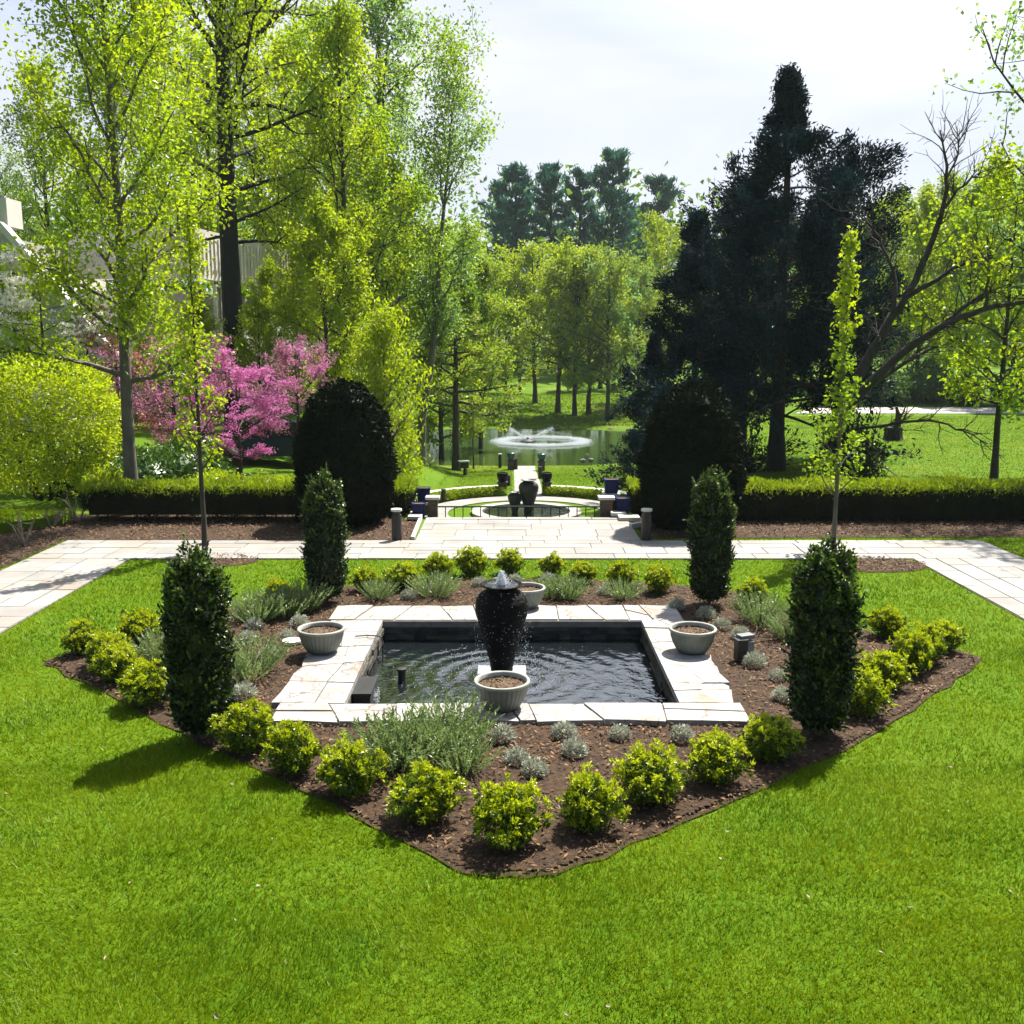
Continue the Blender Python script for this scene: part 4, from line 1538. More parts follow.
# dark holly left of the right yew
mb = MB()
pr = [(.5, .0), (1.1, .5), (1.35, 1.3), (1.2, 2.3), (.8, 3.0), (.02, 3.4)]
core(mb, pr, .7, 0, 18)
P_, N_ = revolve(pr, 9000, .14, 3.3, 2.5)
shell(mb, P_, N_, .13, .07, .12, 0, .9)
t_ = thing('dark_holly', 'loose dark holly bush behind the right yew on its left side', 'shrub', (X(684, 26), 26, 0), 0, None, .86)
mb.build('foliage', [lm['dark']], t_)
MB().tube([(0, 0, -.3), (0, 0, 1), (0, 0, 2.6)], [.12, .1, .04], 8).build('stem', M['barkblack'], t_)
mb = MB()
pr = [(.4, .0), (.8, .3), (.9, .8), (.6, 1.4), (.02, 1.7)]
core(mb, pr, .6, 0, 14)
P_, N_ = revolve(pr, 3000, .2, 1.3, 2.5)
shell(mb, P_, N_, .13, .06, .14, 0, .9)
t_ = thing('dark_shrub', 'ragged dark shrub under the cedars right of the young tree', 'shrub', (X(850, 28.5), 28.5, 0))
mb.build('foliage', [lm['box']], t_)
MB().tube([(0, 0, -.1), (0, 0, 1.)], [.06, .03], 6).build('stem', M['barkblack'], t_)

# --- bare leaning tree, drawn limb by limb in metres round its own base
def ztop(py, d_):
    return CH - math.tan(math.atan((py - 512) / F) + TH) * d_


D = 28.5
bx = X(828, D)


def Q(px, py, dy=0.):
    d_ = D + dy
    z_ = ztop(py, d_)
    return ((px - 512) / F * (d_ * math.cos(TH) + (CH - z_) * math.sin(TH)) - bx, dy, z_)


LIMBS = [
    ([(826, 486, 0), (838, 420, 0), (860, 372, .2), (884, 330, .3), (908, 295, .4), (928, 252, .5), (944, 208, .6), (948, 170, .5), (940, 130, .6)], .20, .02),
    ([(905, 298, .4), (935, 280, -.2), (965, 262, -.6), (990, 250, -.9)], .085, .015),
    ([(893, 312, .3), (897, 275, .6), (882, 245, 1.), (868, 222, 1.2), (845, 205, 1.3)], .075, .012),
    ([(944, 208, .6), (962, 185, .2), (982, 172, 0)], .05, .008),
    ([(946, 180, .6), (957, 155, .9), (960, 128, 1.)], .04, .006),
    ([(842, 412, 0), (875, 378, -.5), (915, 342, -1.), (950, 322, -1.4), (985, 308, -1.8), (1040, 300, -2.4), (1110, 285, -3.)], .15, .03),
    ([(930, 333, -1.2), (975, 300, -.8), (1010, 280, -.4), (1050, 262, 0)], .07, .012),
    ([(848, 404, 0), (890, 372, .6), (925, 350, 1.), (960, 338, 1.3)], .09, .015),
    ([(838, 432, 0), (880, 425, -.4), (930, 420, -.8), (960, 428, -1.), (988, 444, -1.2)], .05, .012),
    ([(985, 308, -1.8), (990, 270, -1.6), (986, 235, -1.5)], .05, .008),
]
tubes, anc, adr = [], [], []
for pts, r0, r1 in LIMBS:
    pp = np.array([Q(*q) for q in pts])
    # smooth
    ii = np.linspace(0, len(pp) - 1, len(pp) * 3)
    ps = np.stack([np.interp(ii, np.arange(len(pp)), pp[:, k]) for k in range(3)], 1)
    ps[1:-1] = (ps[:-2] + ps[1:-1] * 2 + ps[2:]) / 4
    ps[1:-1] += R.normal(size=ps[1:-1].shape) * .02
    tubes.append((ps, np.linspace(r0, r1, len(ps)), 8))
    L0 = np.linalg.norm(np.diff(ps, axis=0), axis=1).sum()
    for j in range(int(5 + L0 * 3.2)):
        i0 = R.integers(max(2, int(len(ps) * .25)), len(ps) - 1)
        dd = ps[i0 + 1] - ps[i0]
        dd /= np.linalg.norm(dd)
        q_ = perp(dd, R.uniform(.5, 1.1)) + np.array([0, 0, .25])
        l2 = R.uniform(.5, 1.5)
        pq = [ps[i0]]
        for q in range(5):
            q_ = q_ / np.linalg.norm(q_) + R.normal(size=3) * .2 + np.array([0, 0, .06])
            pq.append(pq[-1] + q_ / np.linalg.norm(q_) * l2 / 5)
        tubes.append((np.array(pq), np.linspace(.018, .005, 6), 5))
        for s_ in range(4):
            b = pq[R.integers(1, 5)]
            e = b + perp(q_ / np.linalg.norm(q_), R.uniform(.4, 1.)) * R.uniform(.2, .6)
            tubes.append((np.array([b, (b + e) / 2 + R.normal(size=3) * .03, e]), np.array([.008, .006, .004]), 4))
t_ = thing('bare_tree', 'leaning leafless tree with long arching limbs right of the cedars', 'tree', (bx, D, 0))
part('trunk', trunk_mesh(tubes[:1], M['bark'], .004), t_)
part('limbs', trunk_mesh(tubes[1:], M['bark'], .004, 'limbs'), t_)

# --- right lawn trees
p = proto(8.2, .10, .22, 2.6, 26, 6, 'oval', 6500, .20, .15, .10, ['spring', 'spring2'], M['bark'], up=.2, wob=.015)
x, y = G(994, 478)
place(p, 'lawn_tree', 'slim straight tree with light leaves on the right lawn', x, y, .2)
p = proto(13.5, .2, .3, 4.1, 26, 7, 'round', 6500, .20, .13, .09, ['spring3', 'spring2'], M['bark'], up=.3)
place(p, 'overhanging_tree', 'tree at the right border whose leafy branches reach into view', X(1078, 26), 26, 1.6)

# woods beyond the road on the right
RW = [
    (1010, 62, 13, 0, 'bright tree behind the slim lawn tree'), (960, 66, 12.5, 1, 'green tree beyond the road right of the bare tree'),
    (915, 68, 12, 0, 'bright green tree beyond the road behind the bare tree limbs'), (868, 66, 11, 2, 'olive tree beyond the road next to the cedars'),
    (1060, 60, 13, 1, 'green tree beyond the road at the right border'), (985, 82, 15, 2, 'taller tree in the second row beyond the road'),
    (890, 86, 14, 1, 'tree in the second row beyond the road behind the bare trunk'), (935, 90, 15.5, 2, 'farthest tall tree beyond the road'),
    (820, 72, 10, 2, 'tree glimpsed between the dark cedars'), (740, 80, 11, 1, 'tree glimpsed behind the tallest cedar')]
for i, (px, d_, h, kd, lab) in enumerate(RW):
    place(mid[kd], 'leafy_tree', lab, X(px, d_), d_, i * 1.7 + .4, h / 13, 'trees beyond the road')
rest = [MB() for _ in range(1)]
# low shrubs along the far side of the road
mb = MB()
pr = [(.4, .0), (1.1, .3), (1.3, .9), (1., 1.6), (.02, 2.)]
P_, N_ = revolve(pr, 1800, .15, .7, 2.)
shell(mb, P_, N_, .22, .12, .18, 0, .9)
core(mb, pr, .7)
rs = mb.mesh('foliage', [lm['shade']])
for i, (px, d_, sc, lab) in enumerate(((885, 61, 1.0, 'dark bush on the far roadside left of the trunks'), (925, 62, 1.2, 'dark bush in the middle of the far roadside'), (965, 61, .9, 'dark bush on the far roadside near the stump'), (1015, 60, 1.1, 'dark bush on the far roadside at the right border'))):
    t_ = thing('roadside_bush', lab, 'shrub', (X(px, d_), d_, float(terr(X(px, d_), d_))), i, 'bushes along the far roadside', sc)
    part('foliage', rs, t_)

# --- far pond bank trees and skyline pines
bank = [proto(13, .21, .2, 3.7, 34, 6, 'round', 9000, .22, .22, .14, mm, M['bark'], up=.35, wob=.04, curve=.3, jit=.48) for mm in (['olive', 'spring'], ['spring', 'olive'], ['olive', 'spring3'])]
BK = [(558, 86, 13.5, 1, 'yellowish tree on the far pond bank, tallest of its group'), (575, 84, 12.5, 0, 'olive tree on the far pond bank behind the fountain'), (589, 85, 12.5, 0, 'olive tree on the far pond bank with a slanting trunk'), (608, 82, 12, 2, 'tree on the far pond bank right of the fountain'),
      (535, 92, 13.5, 1, 'yellow-green tree left of the fountain beyond the pond'), (638, 88, 11.5, 2, 'tree on the far bank beside the dark cedars'), (660, 95, 14, 0, 'tree on the far bank behind the left cedar'), (520, 104, 11, 0, 'small olive tree beyond the left end of the pond'), (600, 108, 13, 2, 'tree in the second row beyond the pond')]
for i, (px, d_, h, kd, lab) in enumerate(BK):
    place(bank[kd], 'bank_tree', lab, X(px, d_), d_, i * 2.1, h / 13, 'trees on the far pond bank')


def pine_proto():
    H = 26.
    tubes = [(np.array([(0, 0, -.3), (.1, 0, 9), (-.05, .1, 18), (0, 0, 26)]), np.array([.42, .32, .2, .04]), 8)]
    anc, adr_ = [], []
    for k in range(60):
        u = (k + R.random()) / 60
        z_ = 7 + 18.4 * u
        L = (5.0 * (1 - u) ** .7 + .9) * R.uniform(.55, 1.15)
        a_ = R.uniform(0, 2 * PI)
        d_ = np.array([math.cos(a_), math.sin(a_), .12 + .5 * u])
        q = np.array([0, 0, z_])
        P_ = [q, q + d_ * L * .5, q + d_ * L + np.array([0, 0, .12 * L])]
        tubes.append((np.array(P_), np.array([.07, .05, .02]), 5))
        for s_ in np.linspace(.35, 1, 7):
            anc.append(q + d_ * L * s_ + np.array([0, 0, .1 * L * s_ ** 2]) + R.normal(size=3) * .15)
            adr_.append(np.array([d_[0] * .6, d_[1] * .6, .8]))
    return trunk_mesh(tubes, M['barkblack'], .02), crown_mesh(np.array(anc), np.array(adr_), 7000, .30, .8, .22, [lm['pine']], 'out', flat=.55)


pines = [pine_proto() for _ in range(3)]
PN = [(516, 128, 25, 0, 'broad dark pine at the left end of the skyline group'), (550, 132, 25.5, 1, 'second dark pine from the left on the skyline'), (578, 136, 25.5, 2, 'narrow pine between two larger skyline pines'), (610, 130, 27, 0, 'tallest skyline pine with a fan-shaped top'), (655, 150, 26, 1, 'distant pine peeping out left of the dark cedars'), (500, 150, 26, 2, 'distant pine at the edge of the left wood'), (632, 165, 24, 2, 'small far pine right of the tallest skyline pine')]
for i, (px, d_, h, kd, lab) in enumerate(PN):
    place(pines[kd], 'pine_tree', lab, X(px, d_), d_, i * 2.7, h / 26, 'pines on the skyline')

# far woodland closing the view
mb = MB()
n_c = 520
cx = R.uniform(-150, 150, n_c)
cy = R.uniform(105, 190, n_c)
hh = R.uniform(8, 14, n_c) + np.clip(cy - 118, 0, 40) * .16
hh *= np.where((cx > -8) & (cx < 24) & (cy < 118), .6, 1.25)
hh *= np.where(cx < -10, 1.25, 1.)
hh *= np.where((cx > -14) & (cx < 34) & (cy > 128), 1.3, 1.)
for x, y, h in zip(cx, cy, hh):
    k = 110
    z0 = float(terr(x, y))
    v = R.normal(size=(k, 3))
    v /= np.linalg.norm(v, axis=1)[:, None]
    rad = R.uniform(.75, 1.05, k)[:, None]
    P_ = v * rad * np.array([h * .33, h * .33, h * .46]) + np.array([x, y, z0 + h * .52])
    mb.leaves(P_, R.normal(size=(k, 3)), R.uniform(.7, 1.5, k), R.uniform(.5, 1., k), 0)
tag(mb.build('woodland', lm['wood']), 'far belt of green woods closing the view behind the pond and road', 'woods', kind='stuff')

# ------------------------------------------------------------------ terrace end: piers, railing, planters, steps
def pier(lab, x, y, w_, z0, z1, cap=.06):
    t_ = thing('stone_pier', lab, 'pier', (x, y, z0), 0, 'stone piers at the terrace end')
    MB().box((0, 0, (z1 - z0 - cap) / 2), (w_, w_, z1 - z0 - cap)).build('shaft', M['pierstone'], t_)
    MB().box((0, 0, z1 - z0 - cap / 2), (w_ + .1, w_ + .1, cap)).build('cap', M['palecap'], t_)


pier('low stone pier with a pale cap at the left end of the railing', X(433, 22.7), 22.72, .22, -1.2, .46)
pier('low stone pier with a pale cap at the right end of the railing', X(606, 22.7), 22.72, .27, -1.2, .46)


def planter(name, lab, x, y, z, s_, mat, h=None):
    h = h or s_
    t_ = thing(name, lab, 'planter', (x, y, z), 0, 'glazed square planters')
    MB().box((0, 0, h * .46), (s_ * .86, s_ * .86, h * .92), taper=1.12).build('pot', mat, t_)
    mb_ = MB()
    b = s_ / 2
    for cx_, cy_, sx, sy in ((0, -b + .02, s_, .04), (0, b - .02, s_, .04), (-b + .02, 0, .04, s_ - .08), (b - .02, 0, .04, s_ - .08)):
        mb_.box((cx_, cy_, h * .96), (sx, sy, h * .08))
    mb_.build('rim', mat, t_)
    MB().box((0, 0, h * .93), (s_ - .09, s_ - .09, .02)).build('soil', M['soil'], t_)


planter('square_planter', 'dark blue square planter standing above the left pier', X(424, 23.5), 23.5, .22, .31, M['bluepot'], .33)
planter('square_planter', 'lower dark blue square planter beside the left hedge end', X(419, 22.5), 22.5, .02, .30, M['bluepot'], .32)
planter('square_planter', 'dark blue square planter on top of the right pier', X(612, 22.9), 23.2, .47, .33, M['bluepot'], .33)
planter('square_planter', 'lower dark blue square planter on the right steps', X(623, 22.6), 22.7, .09, .30, M['bluepot'], .34)
pier('short stone pier carrying the upper left blue planter', X(424, 23.5), 23.5, .36, -1.2, .22)
pier('short stone pier behind the right railing end', X(612, 22.9), 23.2, .30, -1.2, .47)
mb = MB()
for k in range(4):
    mb.box((2.62 + k * .22, 22.55, .04 - k * .0 - .05 * (3 - k)), (.24, .6, .09))
t_ = thing('stone_steps', 'pale stone slabs stepping down beside the right pier', 'steps', (0, 0, 0))
mb = MB()
mb.box((2.42, 22.5, .10), (.34, .36, .08))
mb.box((2.62, 22.1, .06), (.46, .38, .10))
mb.build('treads', M['palecap'], t_)
mb = MB()
mb.box((2.42, 22.52, -.35), (.30, .3, .82))
mb.box((2.62, 22.12, -.2), (.40, .3, .42))
mb.build('risers', M['pierstone'], t_)
t_ = thing('stone_steps', 'pale stone slabs stepping down beside the left pier', 'steps', (0, 0, 0))
mb = MB()
mb.box((-2.18, 22.35, .08), (.30, .7, .07))
mb.box((-1.98, 22.62, -.05), (.2, .4, .07))
mb.build('treads', M['palecap'], t_)
MB().box((-2.18, 22.37, -.3), (.26, .62, .68)).build('risers', M['pierstone'], t_)
o = MB().box((0, 0, 0), (.95, .09, .10), .62).build('stone_edging', M['palecap'])
o.location = (2.93, 21.4, .06)
tag(o, 'pale stone edging strip between mulch and terrace at the right yew', 'edging')
o = MB().box((0, 0, 0), (.07, 2.3, .07), .02).build('stone_edging', M['palecap'])
o.location = (-2.03, 21.0, .05)
tag(o, 'thin pale stone edging along the left side of the terrace', 'edging')

rl = thing('metal_railing', 'low black metal railing between the two stone piers', 'railing', (0, 23.6, -1.2))
x0, x1 = X(437, 23.7), X(603, 23.7)
MB().box(((x0 + x1) / 2, 0, 1.27), (x1 - x0, .045, .03)).build('top_rail', M['black'], rl)
MB().box(((x0 + x1) / 2, 0, .12), (x1 - x0, .03, .03)).build('bottom_rail', M['black'], rl)
for k in range(20):
    xx = x0 + (x1 - x0) * k / 19
    MB().box((xx, 0, .63), (.022, .022, 1.25)).build('baluster', M['black'], rl)

# bollard path lights
def bollard(lab, x, y, z, h, r_, capm='palecap', group='black path lights'):
    t_ = thing('path_light', lab, 'path light', (x, y, z), 0, group)
    MB().lathe([(r_, 0), (r_, h * .82), (r_ * .8, h * .83), (r_ * .8, h * .93)], 18).build('post', M['black'], t_)
    MB().lathe([(r_ * 1.08, h * .93), (r_ * 1.15, h * .95), (r_ * 1.1, h), (.005, h * 1.01)], 18).build('cap', M[capm], t_)


x, y = G(397, 541)
bollard('stout black path light at the right foot of the left yew', x, y, 0, .66, .10)
x, y = G(646, 541)
bollard('stout black path light at the left foot of the right yew', x, y, 0, .66, .10)
for px, d_, h, lab in ((504, 39.0, .5, 'short black path light beside the left pillar of the lower path'), (508.5, 41.5, .45, 'short black path light left of the lower path'), (540, 45, .55, 'short black path light right of the lower path'), (516, 51.0, .6, 'short black path light at the pond end of the path'), (500, 52.0, .75, 'black path light with a pale top at the water edge'), (443.5, 37, .5, 'short black path light at the left end of the lower hedge')):
    x = X(px, d_, -2)
    bollard(lab, x, d_, float(terr(x, d_)), h, .09, 'black' if h != .75 else 'palecap')

# ------------------------------------------------------------------ lower round garden
CX_, CY_, CZ_ = .50, 34.6, -2.0


def annulus(mb, r0, r1, z, a0=0., a1=2 * PI, k=64, zt=None):
    an = np.linspace(a0, a1, k + 1)
    for i in range(k):
        c0, s0, c1, s1 = math.cos(an[i]), math.sin(an[i]), math.cos(an[i + 1]), math.sin(an[i + 1])
        P4 = [(CX_ + r0 * c0, CY_ + r0 * s0), (CX_ + r1 * c0, CY_ + r1 * s0), (CX_ + r1 * c1, CY_ + r1 * s1), (CX_ + r0 * c1, CY_ + r0 * s1)]
        if zt is None:
            mb.poly([(p[0], p[1], z) for p in P4])
        else:
            mb.prism(P4, z, zt)
    return mb


mb = annulus(MB(), 2.75, 3.75, CZ_ + .03)
struct(mb.build('lower_path', M['stone']))
mb = MB()
for k in range(18):
    ya_, yb_ = 38.2 + k * .8, 38.2 + (k + 1) * .8 - .012
    if yb_ > 52.6:
        break
    za, zb_ = float(terr(.65, ya_)) + .03, float(terr(.65, yb_)) + .03
    mb.poly([(.65 - .55, ya_, za), (.65 + .55, ya_, za), (.65 + .55, yb_, zb_), (.65 - .55, yb_, zb_)])
struct(mb.build('garden_path', M['stone']))
rp = thing('round_pool', 'round stone-edged fountain pool in the lower garden', 'pool', (0, 0, 0))
annulus(MB(), 1.55, 1.95, CZ_ - .3, zt=CZ_ + .10, k=48).build('coping', M['coping'], rp)
annulus(MB(), 1.50, 1.545, CZ_ - .5, zt=CZ_ + .06, k=48).build('basin_wall', M['liner'], rp)
an = np.linspace(0, 2 * PI, 48, endpoint=False)
struct(MB().poly([(CX_ + 1.5 * math.cos(a), CY_ + 1.5 * math.sin(a), CZ_ + .045) for a in an]).build('round_pool_water', M['poolwater']))
um = urn_mesh('vase', M['basalt'])
t_ = thing('stone_fountain', 'pair of dark stone jars spilling water in the round pool', 'fountain', (CX_ + .08, CY_, CZ_ + .05))
o = part('large_jar', um, t_)
o.scale = (1.05, 1.05, .98)
o = part('small_jar', um, t_)
o.location = (-.48, -.1, 0)
o.scale = (.75, .75, .62)
mb = MB()
n = 160
drops(mb, np.stack([.14 + R.normal(size=n) * .05, -.16 + R.normal(size=n) * .05, 1.12 - .55 * R.random(n) ** 2], 1), R.uniform(.01, .022, n))
mb.build('falling_water', M['foam'], t_)['kind'] = 'stuff'
# low arc walls, hedges, pillars with dark urn tops
for side, a0, a1 in (('left', math.radians(102), math.radians(150)), ('right', math.radians(30), math.radians(78))):
    t_ = thing('arc_wall', f'low curved stone wall on the {side} of the lower path', 'wall', (0, 0, 0))
    annulus(MB(), 4.55, 4.85, CZ_ - .2, a0, a1, 20, CZ_ + .26).build('wall_face', M['pierstone'], t_)
    annulus(MB(), 4.50, 4.92, CZ_ + .26, a0, a1, 20, CZ_ + .31).build('cap', M['palecap'], t_)
    mb = MB()
    for k in range(16):
        a = a0 + (a1 - a0) * (k + .5) / 16
        n = 380
        v = R.normal(size=(n, 3))
        v /= np.linalg.norm(v, axis=1)[:, None]
        v[:, 2] = np.abs(v[:, 2])
        c_ = np.array([CX_ + 4.15 * math.cos(a), CY_ + 4.15 * math.sin(a), CZ_ + .05])
        P_ = c_ + v * np.array([.30, .30, .33]) * R.uniform(.85, 1.05, n)[:, None]
        mb.leaves(P_, v + R.normal(size=(n, 3)) * .6, .09, .05, 0)
    o = mb.build('low_hedge', [lm['hedge']])
    tag(o, f'low mounded boxwood hedge before the {side} curved wall', 'hedge')
for px, d_, lab, pot in ((502.5, 38.9, 'left stone pillar with a dark pot where the lower path begins', 'urn'), (546.5, 38.9, 'right stone pillar with a dark pot where the lower path begins', 'urn'), (511, 51.2, 'left pedestal with a teal pot at the pond end of the path', 'tealpot'), (541.5, 50.5, 'right pedestal with a teal pot at the pond end of the path', 'tealpot')):
    x = X(px, d_, -2)
    z = float(terr(x, d_))
    t_ = thing('pot_pillar', lab, 'pillar', (x, d_, z), 0, 'pillars with pots along the lower path')
    MB().box((0, 0, .22), (.34, .34, .5)).build('pillar_base', M['pierstone'], t_)
    MB().box((0, 0, .49), (.42, .42, .05)).build('cap', M['basalt'], t_)
    MB().lathe([(.10, .515), (.15, .53), (.21, .7), (.22, .86), (.19, .88), (.17, .84)], 18).build('pot', M[pot], t_)

# pond water and fountain
an = np.linspace(0, 2 * PI, 72, endpoint=False)
PZ = -2.68
struct(MB().poly([(13.9 * math.cos(a), 65 + 12.6 * math.sin(a), PZ) for a in an]).build('pond_water', M['pondwater']))
fx, fy = X(542, 66.3, PZ), 66.3
ft = thing('pond_fountain', 'floating pond fountain throwing a wide white ring of spray', 'fountain', (fx, fy, PZ))
mb = MB()
n = 21000
an = R.uniform(0, 2 * PI, n)
rad = 2.85 + R.normal(size=n) * (.13 + .13 * np.abs(np.sin(an * 3.5 + .6))) - .25 * R.random(n) ** 3
zz = np.abs(R.normal(size=n)) * .06
P_ = np.stack([rad * np.cos(an), rad * np.sin(an), .02 + zz], 1)
drops(mb, P_, R.uniform(.012, .034, n))
mb.build('spray_ring', M['foam'], ft)['kind'] = 'stuff'
mb = MB()
for ax_, az_ in ((-1.2, .5), (1.65, .5)):
    k = 900
    tt_ = R.random(k) ** .8
    P_ = np.stack([-.95 + ax_ * tt_, R.normal(size=k) * .03, .12 + az_ * 1.9 * (tt_ - .2 * tt_ ** 2)], 1) + R.normal(size=(k, 3)) * (.012 + .07 * tt_[:, None])
    drops(mb, P_, R.uniform(.010, .024, k))
k = 5200
an_, tt_ = R.uniform(0, 2 * PI, k), R.random(k) ** .7
ex, ey = 2.85 * np.cos(an_) + .95, 2.85 * np.sin(an_)
P_ = np.stack([-.95 + ex * tt_, ey * tt_, .1 + 1.5 * tt_ * (1 - tt_) * 1.3], 1) + R.normal(size=(k, 3)) * .05
drops(mb, P_, R.uniform(.004, .010, k))
mb.build('spray_jets', M['foam'], ft)['kind'] = 'stuff'
MB().lathe([(.5, -.1), (.5, .08), (.3, .14), (.1, .2), (.08, .3), (.02, .3)], 20, c=(-.95, 0, 0)).build('float', M['black'], ft)

# pond bank details
x, d_ = X(473.5, 51.5, -2), 51.5
p = proto(3.3, .045, .55, .9, 12, 5, 'round', 1100, .14, .14, .08, ['olive'], M['bark'], up=.4)
place(p, 'small_tree', 'thin little tree with an olive crown at the near pond edge', x, d_, 0)
x, d_ = X(465, 47.5, -2), 47.5
t_ = thing('stone_lantern', 'dark lantern with a pale top on the grass left of the lower path', 'lantern', (x, d_, float(terr(x, d_))), .3)
MB().tube([(0, 0, 0), (.0, 0, .35)], [.10, .08], 8).build('stem', M['basalt'], t_)
MB().box((-.06, 0, .5), (.42, .34, .30), taper=.9).build('lamp_box', M['basalt'], t_)
MB().box((-.06, 0, .67), (.5, .4, .05)).build('cap', M['palecap'], t_)
mb = MB()
for k in range(46):
    a = R.uniform(.15 * PI, .85 * PI) if k % 2 else R.uniform(0, 2 * PI)
    s_ = R.uniform(.15, .42)
    x, y = 13.7 * math.cos(a), 65 + 12.5 * math.sin(a)
    if y < 55:
        continue
    mb.lathe([(s_ * .6, -.2), (s_, 0), (s_ * .75, s_ * .4), (s_ * .2, s_ * .55)], 7, c=(x, y, PZ))
tag(mb.build('shore_stones', M['pierstone']), 'rough stones lining the far pond shore', 'stones', kind='stuff')
gm = MB()
gm.lathe([(.01, .10), (.10, .12), (.15, .2), (.14, .28), (.07, .33), (.01, .34)], 12)
gm.tube([(.12, 0, .26), (.18, 0, .38), (.19, 0, .5), (.24, 0, .53), (.32, 0, .51)], [.045, .032, .03, .04, .012], 8)
gm.tube([(-.1, 0, .24), (-.25, 0, .27)], [.07, .02], 8)
gm.tube([(.02, .05, 0), (.02, .05, .15)], .014, 5)
gm.tube([(.02, -.05, 0), (.02, -.05, .15)], .014, 5)
gme = gm.mesh('goose', [M['goose']], True)
for px, lab, rz in ((583, 'grey-brown goose at the pond shore, left one of two', .6), (591, 'grey-brown goose at the pond shore, right one of two', 2.4)):
    y = 53.6
    x = X(px, y, -2.5)
    o = bpy.data.objects.new('goose', gme)
    COL.objects.link(o)
    o.location = (x, y, float(terr(x, y)))
    o.rotation_euler = (0, 0, rz)
    tag(o, lab, 'goose', 'geese at the pond')

# ------------------------------------------------------------------ right lawn: road, stump, fallen branches
mb = MB()
for i in range(24):
    xa_, xb_ = 13 + i * 2.5, 13 + (i + 1) * 2.5
    q = lambda x_: 54.3 + .8 * math.sin(x_ * .08)
    mb.poly([(xa_, q(xa_), float(terr(xa_, q(xa_))) + .03), (xb_, q(xb_), float(terr(xb_, q(xb_))) + .03), (xb_, q(xb_) + 4.2, float(terr(xb_, q(xb_) + 4.2)) + .03), (xa_, q(xa_) + 4.2, float(terr(xa_, q(xa_) + 4.2)) + .03)])
struct(mb.build('road', M['road']))
x, y = G(893, 440)
t_ = thing('tree_stump', 'dark cut stump with a broken grey snag on the right lawn', 'stump', (x, y, 0))
MB().lathe([(.44, -.08), (.37, .06), (.34, .2), (.33, .40), (.32, .52), (.2, .55), (.02, .50)], 20, ribs=5, rib=.04).build('stump_base', M['barkblack'], t_)
MB().tube([(.12, 0, .4), (.16, 0, .95), (.05, 0, 1.35)], [.17, .12, .05], 8).tube([(.15, 0, .8), (.36, 0, 1.15), (.45, 0, 1.5)], [.06, .04, .02], 6).build('snag', M['bark'], t_)
for lab, pts, r_ in (('pale fallen branch lying on the grass behind the right hedge', [(850, 487), (868, 484), (885, 484), (903, 487)], .05), ('curved dark fallen branch on the right lawn below the bare tree', [(868, 466), (885, 470), (897, 478), (904, 486)], .025)):
    P_ = []
    for i, (px, py) in enumerate(pts):
        x, y = G(px, py, .1)
        P_.append((x, y, .08 + .1 * math.sin(i)))
    o = MB().tube(P_, np.linspace(r_, r_ * .4, len(P_)), 7).build('fallen_branch', M['deadwood' if 'pale' in lab else 'bark'])
    tag(o, lab, 'branch')

# ------------------------------------------------------------------ building and car, left
b = thing('concrete_building', 'stepped concrete building with parapets half hidden by the left trees', 'building', (0, 0, 0))


def wallrun(mb, pts, z0, z1, th=.4):
    for (xa_, ya_), (xb_, yb_) in zip(pts[:-1], pts[1:]):
        L = math.hypot(xb_ - xa_, yb_ - ya_)
        mb.box(((xa_ + xb_) / 2, (ya_ + yb_) / 2, (z0 + z1) / 2), (L, th, z1 - z0), math.atan2(yb_ - ya_, xb_ - xa_))


A = [(-34, 40), (-20.3, 40)]
B_ = [(-20.3, 47.5), (-14.4, 46.2), (-12.3, 60)]
mb = MB()
mb.box((-30, 46, 4.), (19, 11.4, 8.2))
mb.box((-21, 54, 3.), (13.0, 14, 6.4), -.05)
mb.build('wall', M['concrete'], b)
mb = MB()
mb.box((-26.1, 40.0, 8.8), (13.8, 1.2, 1.05))
wallrun(mb, B_, 6.75, 8.95, .5)
mb.build('parapet', M['concretepale'], b)
mb = MB()
for k in range(34):
    t_ = (k + .5) / 34
    x, y = B_[1][0] + (B_[2][0] - B_[1][0]) * t_, B_[1][1] + (B_[2][1] - B_[1][1]) * t_
    mb.box((x + .27, y, 7.8), (.06, .10, 1.7), .0)
mb.build('parapet_ribs', M['concretepale'], b)
mb = MB()
wallrun(mb, [(-18.5, 44.6), (-12.6, 43.6), (-10.4, 57)], 3.3, 4.7, .4)
mb.build('lower_parapet', M['concretepale'], b)
mb = MB()
for (x0, z0_), (x1_, z1_) in (((-19.3, 8.4), (-15.3, 3.5)),):
    L = math.hypot(x1_ - x0, z1_ - z0_)
    for k in range(1):
        v = np.array([(x0, z0_), (x1_, z1_), (x1_, z1_ - .35), (x0, z0_ - .35)])
        vv = [(q[0], 39.0, q[1]) for q in v] + [(q[0], 39.5, q[1]) for q in v]
        mb.add(vv, [[3, 2, 1, 0], [4, 5, 6, 7], [0, 1, 5, 4], [1, 2, 6, 5], [2, 3, 7, 6], [3, 0, 4, 7]])
mb.build('stair_coping', M['concretepale'], b)
mb = MB()
vv = [(-19.3, 39.15, 8.03), (-15.3, 39.15, 3.13), (-15.3, 39.15, 0), (-24, 39.15, 0), (-24, 39.15, 8.03)]
mb.poly(vv[::-1])
vv2 = [(q[0], 39.4, q[2]) for q in vv]
mb.poly(vv2)
for i in range(5):
    j = (i + 1) % 5
    mb.poly([vv[i], vv[j], vv2[j], vv2[i]])
mb.build('stair_wall', M['concrete'], b)
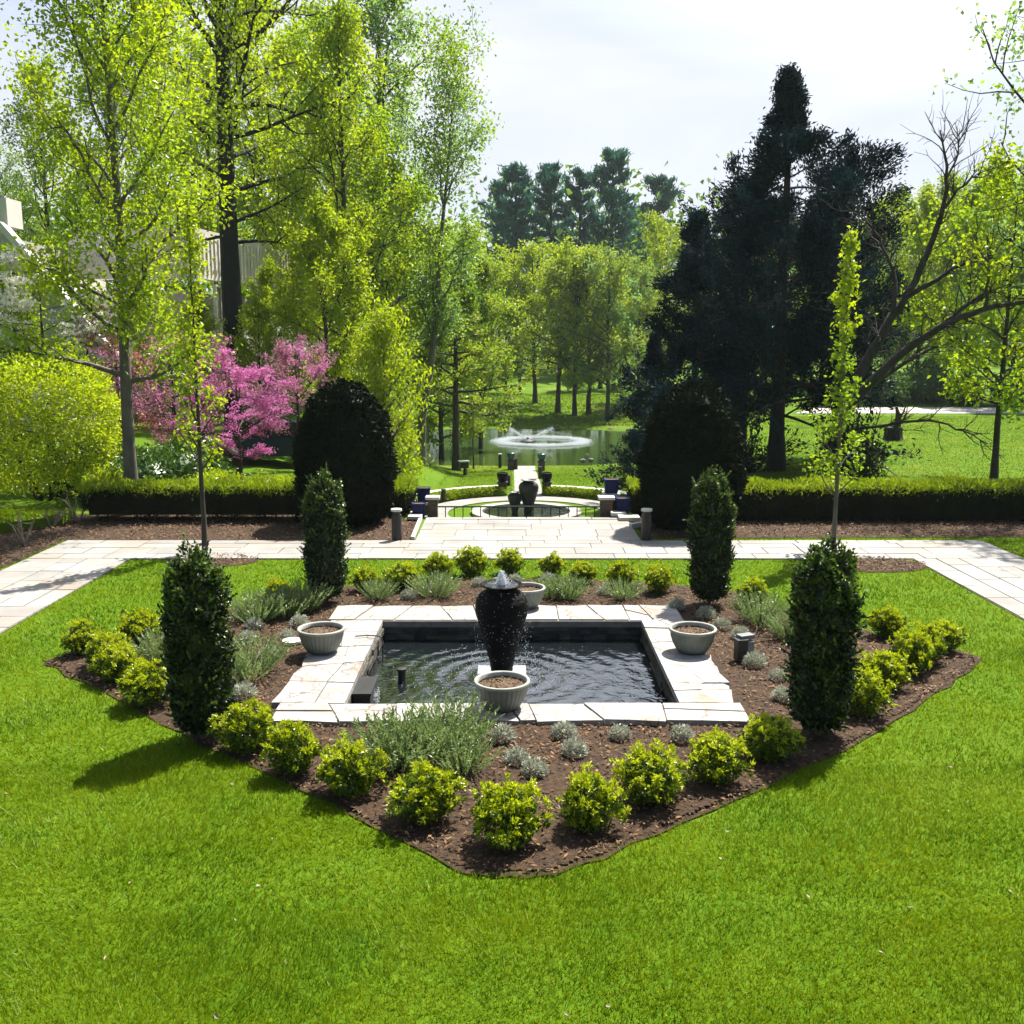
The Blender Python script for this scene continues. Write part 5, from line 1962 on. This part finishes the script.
for (x, y, z, w_, h_, rz) in ((-13.9, 48.2, 5.5, 1.6, 2.0, 1.72), (-13.2, 53.0, 5.5, 1.6, 2.0, 1.72), (-17.5, 46.6, 5.4, 1.8, 1.9, -.22)):
    fr = MB()
    for dx, dz, sx, sz in ((0, h_ / 2, w_, .1), (0, -h_ / 2, w_, .1), (-w_ / 2, 0, .1, h_ - .1), (w_ / 2, 0, .1, h_ - .1)):
        fr.box((dx, 0, dz), (sx, .16, sz))
    o = fr.build('window', M['palecap'], b)
    o.location = (x, y, z)
    o.rotation_euler = (0, 0, rz)
    MB().box((0, 0, 0), (w_ - .1, .05, h_ - .1)).build('pane', M['glass'], o)
o = MB().tube([(0, 0, 0), (.85, 0, -.42)], .05, 8).build('slanting_rail', M['rail'])
o.location = (X(208, 27), 27, ztop(438, 27))
tag(o, 'pale slanting timber rail under the redbuds', 'rail')

# parked car
car = thing('parked_car', 'dark blue parked car almost hidden between redbud and left yew', 'car', (X(285, 33), 33, float(terr(X(285, 33), 33))), .05)


def extrude_profile(mb, pts, w_, y0=0.):
    n = len(pts)
    v = [(p[0], y0 - w_ / 2, p[1]) for p in pts] + [(p[0], y0 + w_ / 2, p[1]) for p in pts]
    mb.add(v[:n], [list(range(n))])
    mb.add(v[n:], [list(range(n))[::-1]])
    mb.add(v, [[i, n + i, n + (i + 1) % n, (i + 1) % n] for i in range(n)])


mb = MB()
extrude_profile(mb, [(-2.1, .35), (2.1, .35), (2.15, .65), (2.05, .86), (1.2, .95), (-1.9, .98), (-2.15, .8)], 1.75)
extrude_profile(mb, [(1.15, .955), (.55, 1.42), (-1.2, 1.44), (-1.75, .985)], 1.5)
mb.build('body', M['carpaint'], car)
mb = MB()
for s_ in (-1, 1):
    for q in ([(.98, .99), (.5, 1.36), (-.25, 1.37), (-.25, .99)], [(-.33, .99), (-.33, 1.37), (-1.1, 1.38), (-1.5, 1.0)]):
        mb.poly([(p[0], s_ * .756, p[1]) for p in q])
mb.build('window', M['glass'], car)
for sx in (-1.3, 1.3):
    for sy in (-.8, .8):
        wq = MB()
        wq.lathe([(.20, -.1), (.32, -.1), (.33, 0), (.32, .1), (.20, .1)], 20)
        o = wq.build('wheel', M['rubber'], car)
        o.location = (sx, sy, .33)
        o.rotation_euler = (PI / 2, 0, 0)
        h_ = MB().lathe([(.01, -.09), (.19, -.08), (.19, .08), (.01, .09)], 16).build('rim', M['chrome'], o)
for sy in (-.6, .6):
    o = MB().box((2.1, sy, .74), (.10, .34, .14)).build('headlight', M['chrome'], car)

# thin spring haze over the whole garden
m, nt, out = newmat('haze_air')
pv = nt.nodes.new('ShaderNodeVolumePrincipled')
pv.inputs['Color'].default_value = (.80, .92, 1, 1)
pv.inputs['Density'].default_value = .00018
pv.inputs['Anisotropy'].default_value = .3
nt.links.new(pv.outputs[0], out.inputs['Volume'])
o = MB().box((0, 415, 18), (840, 990, 48)).build('haze', m)
tag(o, 'thin pale haze in the air over the garden', 'haze', kind='stuff')
